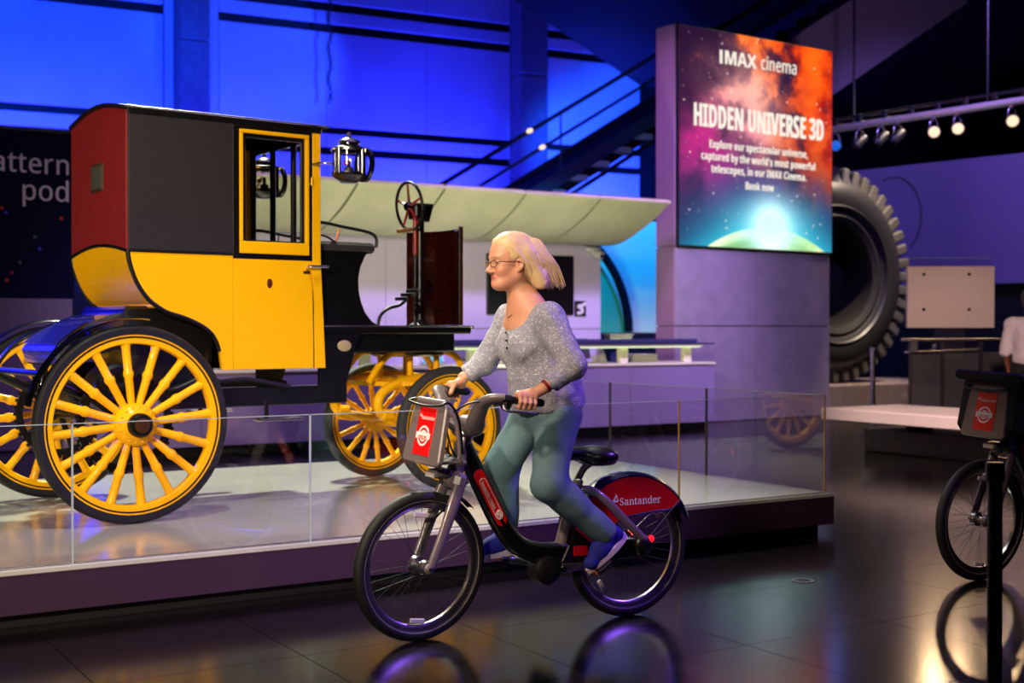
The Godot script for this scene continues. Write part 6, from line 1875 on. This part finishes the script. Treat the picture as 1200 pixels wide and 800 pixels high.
func make_poster() -> void:
	var p := thing("poster_pillar", "broad grey pillar wall carrying the bright cinema poster", "pillar", Vector3(11.81, 0, -14.43), 3.0)
	part("core", MB.new().box(Vector3(1.64, 2.89, -0.22), Vector3(3.25, 5.77, 0.37), Basis(), 0.0), M.pillar_side, p)
	var w := 1.64
	for k in [[0.0, 1.63, 0.0, 1.41], [1.64, 3.28, 0.0, 1.41], [0.0, 1.63, 1.42, 2.565], [1.64, 3.28, 1.42, 2.565]]:
		part("concrete_panel", MB.new().box(Vector3((k[0] + k[1]) / 2, (k[2] + k[3]) / 2, -0.02), Vector3(k[1] - k[0] - 0.006, k[3] - k[2] - 0.006, 0.04), Basis(), 0.004), M.pillar_grey, p)
	var side := [[0.0, 1.41], [1.42, 2.565], [2.575, 5.78]]
	for k in side:
		part("side_panel", MB.new().box(Vector3(0.0, (k[0] + k[1]) / 2, -0.22), Vector3(0.03, k[1] - k[0] - 0.006, 0.4), Basis(), 0.003), M.pillar_side, p)
	var t := thing("cinema_poster", "large glowing space poster reading hidden universe 3D", "poster", Vector3(11.81, 0, -14.43), 3.0)
	part("poster_case", MB.new().box(Vector3(1.64, 4.175, 0.025), Vector3(3.28, 3.21, 0.05), Basis(), 0.005), M.dark_plastic, t)
	var q := MB.new()
	q._q(Vector3(0.015, 2.585, 0.053), Vector3(3.265, 2.585, 0.053), Vector3(3.265, 5.765, 0.053), Vector3(0.015, 5.765, 0.053))
	var m := mk(Color(0.05, 0.05, 0.05), 0.35)
	m.emission_enabled = true
	m.emission_texture = poster_image()
	m.emission = Color.BLACK
	m.emission_energy_multiplier = 1.5
	part("poster_screen", q, m, t)
	var at := func(x: float, y: float) -> Transform3D: return Transform3D(Basis(), Vector3(x, y, 0.057))
	part("lettering", MB.new().box(Vector3(0.835, 5.39, 0.058), Vector3(0.05, 0.2, 0.006), Basis(), 0.0), M.poster_white, t)
	words("MAX", 0.2, M.poster_white, t, at.call(1.23, 5.39), "Droid Sans", true, 1.12, 0.006)
	words("cinema", 0.2, M.poster_white, t, at.call(2.06, 5.40), "Droid Sans", false, 0.88, 0.006)
	words("HIDDEN UNIVERSE 3D", 0.33, M.poster_white, t, at.call(1.67, 4.49), "Droid Sans", true, 0.585, 0.03)
	words("Explore our spectacular universe,", 0.112, M.poster_white, t, at.call(1.65, 4.09), "Droid Sans", true, 0.84, 0.004)
	words("captured by the world's most powerful", 0.112, M.poster_white, t, at.call(1.66, 3.91), "Droid Sans", true, 0.84, 0.004)
	words("telescopes, in our IMAX Cinema.", 0.112, M.poster_white, t, at.call(1.66, 3.73), "Droid Sans", true, 0.84, 0.004)
	words("Book now", 0.112, M.poster_white, t, at.call(1.645, 3.52), "Droid Sans", true, 0.84, 0.004)

func make_tyre() -> void:
	var t := thing("giant_tyre", "giant black mining truck tyre standing behind the poster pillar", "tyre", Vector3(16.13, 2.29, -15.4), 0.0)
	var R := 1.83
	var prof: Array = [Vector2(0.86, -0.95), Vector2(0.86, -0.2), Vector2(0.9, -0.08), Vector2(1.0, -0.03), Vector2(1.06, -0.05), Vector2(1.12, -0.01), Vector2(1.3, 0.03), Vector2(1.45, 0.02), Vector2(1.56, -0.05), Vector2(1.62, -0.1), Vector2(1.7, -0.14), Vector2(1.7, -1.1), Vector2(1.5, -1.2), Vector2(1.0, -1.15)]
	part("carcass", MB.new().lathe(prof, Vector3.ZERO, AX, 72, 0, TAU, true), M.big_tyre, t)
	part("bead_ring", MB.new().lathe([Vector2(1.13, 0.0), Vector2(1.16, 0.035), Vector2(1.19, 0.0)], Vector3.ZERO, AX, 64), M.big_tyre, t)
	part("added_dark_disc", MB.new().lathe([Vector2(0.9, -0.7), Vector2(0.5, -0.75), Vector2(0.0, -0.75)], Vector3.ZERO, AX, 40), M.dark, t)  # added dark disc that keeps the tyre hole black
	var lug := MB.new().prism(PackedVector2Array([Vector2(1.55, -0.085), Vector2(1.8, -0.075), Vector2(1.83, -0.06), Vector2(1.83, 0.06), Vector2(1.8, 0.075), Vector2(1.55, 0.085)]), -0.55, -0.06, Transform3D(), 0.02).mesh()
	for i in 44:
		var o := part("tread_lug", lug, M.big_tyre, t)
		o.rotation.z = TAU * i / 44
		o.material_override = M.lug_lit
	var lug2 := MB.new().prism(PackedVector2Array([Vector2(1.55, -0.085), Vector2(1.83, -0.06), Vector2(1.83, 0.06), Vector2(1.55, 0.085)]), -1.15, -0.65, Transform3D(), 0.02).mesh()
	for i in 44:
		var o := part("tread_lug", lug2, M.big_tyre, t)
		o.rotation.z = TAU * (i + 0.5) / 44
	var b := thing("tyre_plinth", "low dark plinth under the giant tyre", "plinth", Vector3(17.2, 0, -16.1), 0.0)
	part("plinth_body", MB.new().box(Vector3(0.2, 0.24, 0), Vector3(4.2, 0.42, 2.0), Basis(), 0.02), M.bench_base, b)
	part("plinth_base", MB.new().box(Vector3(0.2, 0.015, 0), Vector3(4.0, 0.03, 1.9), Basis(), 0.0), M.dark, b)

func make_right_side() -> void:
	# lavender partition with a ring drawn on it
	var v0 := Vector3(19.43, 0, -18.51)
	var v1 := Vector3(20.08, 0, -14.69)
	var dir := (v1 - v0).normalized()
	var ang := rad_to_deg(atan2(-dir.z, dir.x))
	var lw := struct("wall_partition", "purple-lit partition wall behind the tyre and the white panel", "wall", null, null, v0, ang)
	part("partition", MB.new().box(Vector3(3.0, 3.37, 0), Vector3(10.0, 2.34, 0.2), Basis(), 0.01), M.lavender, lw)
	part("partition_base", MB.new().box(Vector3(3.0, 1.1, -0.3), Vector3(10.0, 2.2, 0.2), Basis(), 0.0), M.dark, lw)
	var rg: Array = []
	for i in 41:
		var a := deg_to_rad(-50.0 + 160.0 * i / 40)
		rg.append(Vector3(1.25 + 0.62 * cos(a), 3.55 + 0.78 * sin(a), 0.105))
	part("wall_ring", MB.new().tube(rg, 0.014, 6), M.grey_plastic, lw)
	# lighting bar with spotlights
	var p0 := Vector3(16.32, 4.797, -15.74)
	var p1 := Vector3(16.68, 4.797, -12.2)
	var u := (p1 - p0)
	var br := thing("lighting_bar", "long steel lighting bar below the dark ceiling at the right", "lighting bar", p0 - u * 0.05, 0.0)
	var L := u * 1.75
	part("bar_tube", MB.new().tube([Vector3.ZERO, L * 0.5, L], 0.06, 14), M.bar_steel, br)
	part("bar_tube", MB.new().tube([Vector3(0, 0.16, 0), L * 0.5 + Vector3(0, 0.16, 0), L + Vector3(0, 0.16, 0)], 0.03, 10), M.dark_plastic, br)
	for i in 12:
		var q := L * (0.04 + 0.08 * i)
		part("bar_clamp", MB.new().box(q + Vector3(0, 0.09, 0), Vector3(0.06, 0.2, 0.1), Basis(), 0.01), M.dark_plastic, br)
	for i in 3:
		part("bar_hanger", MB.new().tube([L * (0.1 + 0.4 * i), L * (0.1 + 0.4 * i) + Vector3(0, 3.2, 0)], 0.02, 8), M.dark_plastic, br)
	var lamps: Array = [[0.02, 1, "blue-lensed spotlight at the poster end of the lighting bar"], [0.16, 0, "unlit black spotlight nearest the blue one on the bar"], [0.28, 0, "unlit black spotlight second after the blue one on the bar"], [0.37, 0, "unlit black spotlight last before the lit pair on the bar"], [0.56, 2, "lit spotlight, poster-side one of the close pair"], [0.68, 2, "lit spotlight, outer one of the close pair"], [0.94, 2, "lit spotlight alone at the outer end of the bar"]]
	for k in lamps:
		var at: Vector3 = p0 + u * float(k[0]) + Vector3(0, -0.07, 0)
		var t := thing("spotlight", k[2], "spotlight", at, 0.0, "spotlights on the lighting bar")
		var aim := Vector3(-13, -6, 12)
		if k[1] == 0:
			aim = Vector3(-0.8, -0.8, -0.6)
		aim = aim.normalized()
		var bs := Basis.looking_at(aim, Vector3.UP) * Basis(Vector3(1, 0, 0), Vector3(0, 0, -1), Vector3(0, 1, 0))   # the lathe's y along the beam
		part("yoke", MB.new().tube(smooth([Vector3(0, 0, 0), Vector3(0.08, -0.06, 0), Vector3(0.1, -0.2, 0)], 4), 0.012, 6).tube(smooth([Vector3(0, 0, 0), Vector3(-0.08, -0.06, 0), Vector3(-0.1, -0.2, 0)], 4), 0.012, 6), M.chrome, t)
		part("clamp", MB.new().box(Vector3(0, 0.03, 0), Vector3(0.07, 0.1, 0.07), Basis(), 0.015), M.chrome, t)
		var c := Vector3(0, -0.2, 0)
		bs = bs.scaled(Vector3.ONE * 0.66)
		part("housing", MB.new().lathe([Vector2(0.0, -0.2), Vector2(0.07, -0.2), Vector2(0.10, -0.16), Vector2(0.135, 0.1), Vector2(0.15, 0.12), Vector2(0.15, 0.16), Vector2(0.135, 0.16), Vector2(0.13, 0.11)], c, bs, 24), M.dark_plastic if k[1] == 0 else M.spot_case, t)
		var lm: Material = M.dark_lens if k[1] == 0 else (M.lens_blue if k[1] == 1 else M.lens_warm)
		part("lens", MB.new().lathe([Vector2(0.13, 0.125), Vector2(0.09, 0.14), Vector2(0.0, 0.145)], c, bs, 24), lm, t)
		if k[1] > 0:
			var cl: Color = Color(0.1, 0.5, 1.0) if k[1] == 1 else Color(1.0, 0.82, 0.62)
			spot("spotlight_beam", at + c + aim * 0.2, at + c + aim * 5.0, cl, 2.5 if k[1] == 2 else 0.12, 30.0, 0.08)
	# information panel in its glass screen, balustrade, bench
	var pn := thing("glass_screen", "tall clear glass screen on a steel rail behind the white bench", "glass screen", Vector3(11.87, 0, -10.27), -32.0)
	part("glass_sheet", MB.new().box(Vector3(0.48, 1.3, -0.05), Vector3(1.06, 1.8, 0.001), Basis(), 0.0), M.glass, pn)
	part("sheet_edge", MB.new().box(Vector3(0.48, 2.203, -0.05), Vector3(1.06, 0.006, 0.012), Basis(), 0.0), M.glass_edge, pn)
	part("handrail", MB.new().tube([Vector3(-0.06, 1.245, 0), Vector3(2.6, 1.245, 0)], 0.018, 10), M.chrome, pn)
	part("lower_rail", MB.new().tube([Vector3(-0.02, 1.1, 0), Vector3(0.85, 1.13, 0.0)], 0.012, 10), M.chrome, pn)
	for x in [0.05, 0.43, 0.88, 2.2]:
		part("rail_post", MB.new().box(Vector3(x, 0.62, -0.02), Vector3(0.04, 1.25, 0.02), Basis(), 0.003), M.steel_dark, pn)
	part("rail_bracket", MB.new().box(Vector3(0.08, 1.17, 0.02), Vector3(0.1, 0.14, 0.03), Basis(), 0.02), M.chrome, pn)
	for k in 2:
		part("infill_panel", MB.new().box(Vector3(0.6 + 1.12 * k, 0.6, -0.06), Vector3(1.1, 1.0, 0.02), Basis(), 0.003), M.infill, pn)
	var ip := thing("information_panel", "square white board with four fixings on the glass screen", "board", Vector3(11.87, 0, -10.27), -32.0)
	part("board", MB.new().box(Vector3(0.51, 1.745, 0.0), Vector3(1.02, 0.72, 0.06), Basis(), 0.006), M.sheet_white, ip)
	for x in [0.19, 0.72]:
		for y in [1.60, 2.01]:
			part("fixing", MB.new().lathe([Vector2(0, 0.0), Vector2(0.02, 0.0), Vector2(0.018, 0.01), Vector2(0, 0.012)], Vector3(x, y, 0.03), AX, 14), M.iron, ip)
	var bn := thing("bench", "long white slab bench on a grey plinth beside the pillar", "bench", Vector3(10.36, 0, -10.16), 0.0)
	part("seat_slab", MB.new().box(Vector3(0.62, 0.44, 2.6), Vector3(1.24, 0.13, 5.2), Basis(), 0.01), M.bench_white, bn)
	part("plinth_base", MB.new().box(Vector3(0.98, 0.125, 2.4), Vector3(0.6, 0.25, 4.8), Basis(), 0.008), M.bench_base, bn)
	for i in 4:
		part("slab_support", MB.new().box(Vector3(0.9, 0.312, 0.6 + 1.3 * i), Vector3(0.3, 0.13, 0.12), Basis(), 0.005), M.dark, bn)
	for k in [[Vector3(16.85, 0, -14.0), "slim steel barrier post in front of the giant tyre"], [Vector3(13.1, 0, -11.9), "slim steel barrier post at the corner of the pillar"]]:
		var t := thing("barrier_post", k[1], "post", k[0], 0.0, "steel barrier posts")
		part("post_tube", MB.new().tube([Vector3(0, 0.02, 0), Vector3(0, 1.1, 0)], 0.035, 12), M.chrome, t)
		part("post_base", MB.new().lathe([Vector2(0, 0), Vector2(0.17, 0), Vector2(0.17, 0.012), Vector2(0.05, 0.035), Vector2(0, 0.035)], Vector3.ZERO, Basis(), 24), M.chrome, t)
		part("post_cap", MB.new().ball(Vector3(0, 1.1, 0), Vector3(0.042, 0.03, 0.042), Basis(), 12, 8), M.chrome, t)
	var ns := thing("queue_post", "dark queue barrier post close to the viewer in front of the second bicycle", "post", Vector3(3.57, 0, -2.72), 0.0)
	part("post_tube", MB.new().tube([Vector3(0, 0.02, 0), Vector3(0, 0.88, 0)], 0.024, 20), M.steel_dark, ns)
	part("post_base", MB.new().lathe([Vector2(0, 0), Vector2(0.18, 0), Vector2(0.18, 0.01), Vector2(0.05, 0.04), Vector2(0, 0.04)], Vector3.ZERO, Basis(), 30), M.steel_dark, ns)
	part("belt_head", MB.new().lathe([Vector2(0, 0.865), Vector2(0.029, 0.865), Vector2(0.031, 0.875), Vector2(0.031, 0.92), Vector2(0.026, 0.93), Vector2(0, 0.93)], Vector3.ZERO, Basis(), 24), M.dark_plastic, ns)

func make_pod_sign() -> void:
	var s := thing("pod_wall", "dark navy exhibit wall lettered pattern pod at the left edge", "sign wall", Vector3(0.1, 0, -15.1), 0.0)
	part("sign_panel", MB.new().box(Vector3(0.9, 2.66, -0.08), Vector3(5.06, 1.88, 0.16), Basis(), 0.01), M.navy_panel, s)
	part("top_trim", MB.new().box(Vector3(0.9, 3.62, -0.08), Vector3(5.08, 0.035, 0.18), Basis(), 0.006), M.grey_plastic, s)
	part("lower_wall", MB.new().box(Vector3(0.9, 0.86, -0.1), Vector3(5.0, 1.71, 0.2), Basis(), 0.008), M.plum_wall, s)
	words("pattern", 0.225, M.sign_letter, s, Transform3D(Basis(), Vector3(3.385, 3.235, 0.004)), "Droid Sans", false, 1.0, 0.012, "lettering", HORIZONTAL_ALIGNMENT_RIGHT)
	words("pod", 0.225, M.sign_letter, s, Transform3D(Basis(), Vector3(3.385, 2.93, 0.004)), "Droid Sans", false, 1.0, 0.012, "lettering", HORIZONTAL_ALIGNMENT_RIGHT)
	var r := RandomNumberGenerator.new()
	r.seed = 4
	var cols: Array = [Color(0.9, 0.45, 0.1), Color(0.75, 0.15, 0.15), Color(0.15, 0.2, 0.8), Color(0.8, 0.75, 0.85), Color(0.2, 0.35, 0.35), Color(0.55, 0.12, 0.35)]
	var mats: Array = []
	for c in cols:
		mats.append(mk(c, 0.6))
	for i in 46:
		var x := r.randf_range(-1.4, 3.3)
		var y := r.randf_range(1.85, 2.8)
		part("dot", MB.new().lathe([Vector2(0, 0.0), Vector2(0.02, 0.0), Vector2(0.02, 0.004), Vector2(0, 0.004)], Vector3(x, y, 0.0), AX, 12), mats[r.randi_range(0, 5)], s)

func _ready() -> void:
	# camera
	var cam := Camera3D.new()
	cam.name = "camera"
	add_child(cam)
	cam.position = Vector3(0, 1.365, 0)
	cam.rotation_degrees = Vector3(-0.535, -32.0, 0)
	cam.fov = 29.863
	cam.near = 0.05
	cam.far = 120.0
	var at := CameraAttributesPhysical.new()
	at.frustum_focal_length = 45.0
	at.frustum_focus_distance = 5.9
	at.exposure_aperture = 2.4
	at.frustum_near = 0.05
	at.frustum_far = 120.0
	cam.attributes = at
	cam.current = true
	# sky: none indoors; the hall is closed
	var we := WorldEnvironment.new()
	we.name = "environment"
	var e := Environment.new()
	e.background_mode = Environment.BG_COLOR
	e.background_color = Color(0.02, 0.02, 0.04)
	e.tonemap_mode = Environment.TONE_MAPPER_LINEAR
	e.tonemap_exposure = 1.0
	e.sdfgi_enabled = true
	e.ssao_enabled = true
	e.ssil_enabled = true
	we.environment = e
	add_child(we)
	# lights. Blue washes on the back wall (battens along its foot and head)
	var blue := Color(0.15, 0.17, 1.0)
	for x in [5.0, 9.5, 14.5, 19.5]:
		var z: float = -27.98 + (x - 17.49) * 0.082
		area("blue_wash", Vector3(x, 3.9, z + 1.6), Vector3(x, 7.9, z - 2.4), blue, 62.0, 3.0, 0.4)
	spot("blue_spot", Vector3(4.0, 6.0, -19.0), Vector3(6.2, 7.6, -29.5), Color(0.0, 0.26, 1.0), 220.0, 22.0)
	spot("blue_spot", Vector3(14.0, 6.0, -21.0), Vector3(10.8, 7.8, -28.6), Color(0.12, 0.28, 1.0), 130.0, 16.0)
	spot("blue_spot", Vector3(17.0, 5.0, -21.8), Vector3(20.0, 6.5, -27.8), Color(0.05, 0.32, 1.0), 130.0, 24.0)
	spot("blue_spot", Vector3(-1.5, 3.6, -12.6), Vector3(1.72, 1.3, -8.05), Color(0.06, 0.07, 1.0), 620.0, 3.6)  # added narrow beam that turns the motor cover of the cab blue
	# warm stage spots on the cab and platform
	spot("stage_spot", Vector3(-5.0, 4.4, 2.5), Vector3(2.6, 1.5, -7.6), Color(1.0, 0.92, 0.8), 150.0, 13.0, 0.35)
	spot("stage_spot", Vector3(4.5, 8.5, -12.6), Vector3(2.6, 0.3, -7.6), Color(0.98, 1.0, 0.9), 190.0, 24.0, 0.3)
	spot("stage_spot", Vector3(8.5, 8.5, -11.0), Vector3(5.2, 0.3, -7.8), Color(0.98, 1.0, 0.9), 140.0, 20.0, 0.3)
	spot("stage_spot", Vector3(1.0, 8.5, -3.6), Vector3(1.8, 0.27, -6.75), Color(0.98, 1.0, 0.9), 45.0, 17.0, 0.3)
	spot("magenta_spot", Vector3(0.2, 2.6, -2.6), Vector3(1.9, 0.15, -6.1), Color(1.0, 0.15, 0.75), 2.5, 16.0, 0.1, 1.0)
	# on the rider
	spot("rider_spot", Vector3(-1.2, 4.6, -3.0), Vector3(3.2, 1.2, -4.95), Color(1.0, 0.86, 0.76), 30.0, 14.0, 0.25)
	spot("purple_spot", Vector3(8.0, 5.0, -2.4), Vector3(3.6, 1.0, -4.95), Color(0.55, 0.35, 1.0), 46.0, 20.0, 0.3)
	# counter and canopy
	area("added_canopy_uplight", Vector3(8.0, 1.205, -13.5), Vector3(8.0, 4.0, -14.3), Color(1.0, 1.0, 0.84), 12.5, 6.6, 0.06)  # added light inside the trough, brightens the canopy underside
	spot("lilac_spot", Vector3(10.5, 7.4, -8.5), Vector3(10.2, 1.2, -15.5), Color(0.76, 0.62, 1.0), 105.0, 26.0, 0.3)
	spot("lilac_spot", Vector3(5.5, 7.4, -10.0), Vector3(6.0, 0.6, -13.5), Color(0.76, 0.62, 1.0), 45.0, 30.0, 0.3)
	spot("lilac_spot", Vector3(7.5, 7.6, -12.0), Vector3(11.7, 3.6, -14.6), Color(0.8, 0.55, 0.95), 45.0, 20.0, 0.3)
	spot("cyan_spot", Vector3(15.9, 4.6, -18.2), Vector3(15.2, 2.0, -20.2), Color(0.0, 0.55, 1.0), 18.0, 50.0, 0.15)
	spot("teal_spot", Vector3(13.2, 1.6, -18.6), Vector3(14.2, 1.9, -20.0), Color(0.0, 0.9, 0.65), 3.0, 55.0, 0.15)
	# right-hand side
	spot("violet_spot", Vector3(15.0, 7.0, -11.0), Vector3(19.8, 3.4, -16.2), Color(0.62, 0.5, 1.0), 34.0, 30.0, 0.3)
	spot("tyre_spot", Vector3(18.0, 7.6, -13.2), Vector3(16.8, 3.0, -15.6), Color(1.0, 0.9, 0.8), 120.0, 22.0, 0.3)
	spot("panel_spot", Vector3(7.0, 4.6, -4.2), Vector3(11.6, 0.8, -9.0), Color(1.0, 0.84, 0.76), 34.0, 16.0, 0.3)
	spot("bench_spot", Vector3(7.0, 4.2, -5.0), Vector3(10.7, 0.2, -8.9), Color(1.0, 0.84, 0.78), 70.0, 11.0, 0.3)
	spot("stair_spot", Vector3(10.5, 2.9, -17.6), Vector3(16.0, 5.0, -21.5), Color(0.5, 0.5, 0.9), 18.0, 22.0, 0.3)
	spot("soffit_spot", Vector3(11.0, 3.2, -8.5), Vector3(18.2, 7.0, -17.0), Color(0.75, 0.62, 0.95), 26.0, 16.0, 0.3)
	spot("pillar_spot", Vector3(11.5, 7.4, -7.5), Vector3(12.8, 1.0, -14.4), Color(0.8, 0.7, 1.0), 40.0, 18.0, 0.3)
	# added low violet fill, an unseen area light overhead
	area("hall_fill", Vector3(5.0, 11.8, -4.0), Vector3(5.0, 0.0, -4.0), Color(0.72, 0.6, 1.0), 17.0, 14.0, 10.0)
	make_materials()
	M.clip_brass = mk(Color(0.65, 0.5, 0.25), 0.4, 0.3)
	M.blue_plastic = mk(Color(0.1, 0.16, 0.6), 0.4)
	M.tablet_glow = glow(Color(0.15, 0.65, 0.75), 1.2)
	M.teal_panel = mk(Color(0.35, 0.62, 0.62), 0.6)
	M.pillar_side = mk(Color(0.52, 0.42, 0.48), 0.6)
	M.poster_white = glow(Color(1.0, 0.96, 0.9), 1.0)
	M.bar_steel = mk(Color(0.75, 0.72, 0.68), 0.4, 0.4)
	M.spot_case = mk(Color(0.3, 0.27, 0.27), 0.35, 0.6)
	M.dark_lens = mk(Color(0.02, 0.03, 0.06), 0.15)
	M.steel_dark = mk(Color(0.3, 0.28, 0.3), 0.32, 0.8)
	M.infill = mk(Color(0.22, 0.21, 0.24), 0.5)
	# structure
	make_shell()
	make_floor()
	make_back_wall()
	make_plinth()
	# large things
	make_stairs()
	make_counter()
	make_poster()
	make_tyre()
	make_right_side()
	make_pod_sign()
	make_cab()
	# bicycles and people
	make_bike("hire bicycle with red wheel skirt being ridden by the woman", Vector3(3.698, 0, -4.882), 175.7, 8.0, false)
	make_bike("second hire bicycle with a square black front bag at the right edge", Vector3(6.91, 0, -4.363), 170.0, 6.0, true)
	var S := steer_xf(8.0)
	bars = [S * Vector3(0.735, 1.066, -0.279), S * Vector3(0.735, 1.066, 0.279), S.basis * Vector3(0.98, 0.11, 0.26).normalized(), S.basis * Vector3(0.98, 0.11, -0.26).normalized()]
	make_woman("woman with blonde hair and glasses riding the hire bicycle in a dotted blouse", Vector3(3.698, 0, -4.882), 175.7)
	make_bystander(Vector3(12.05, 0, -8.75), 20.0)
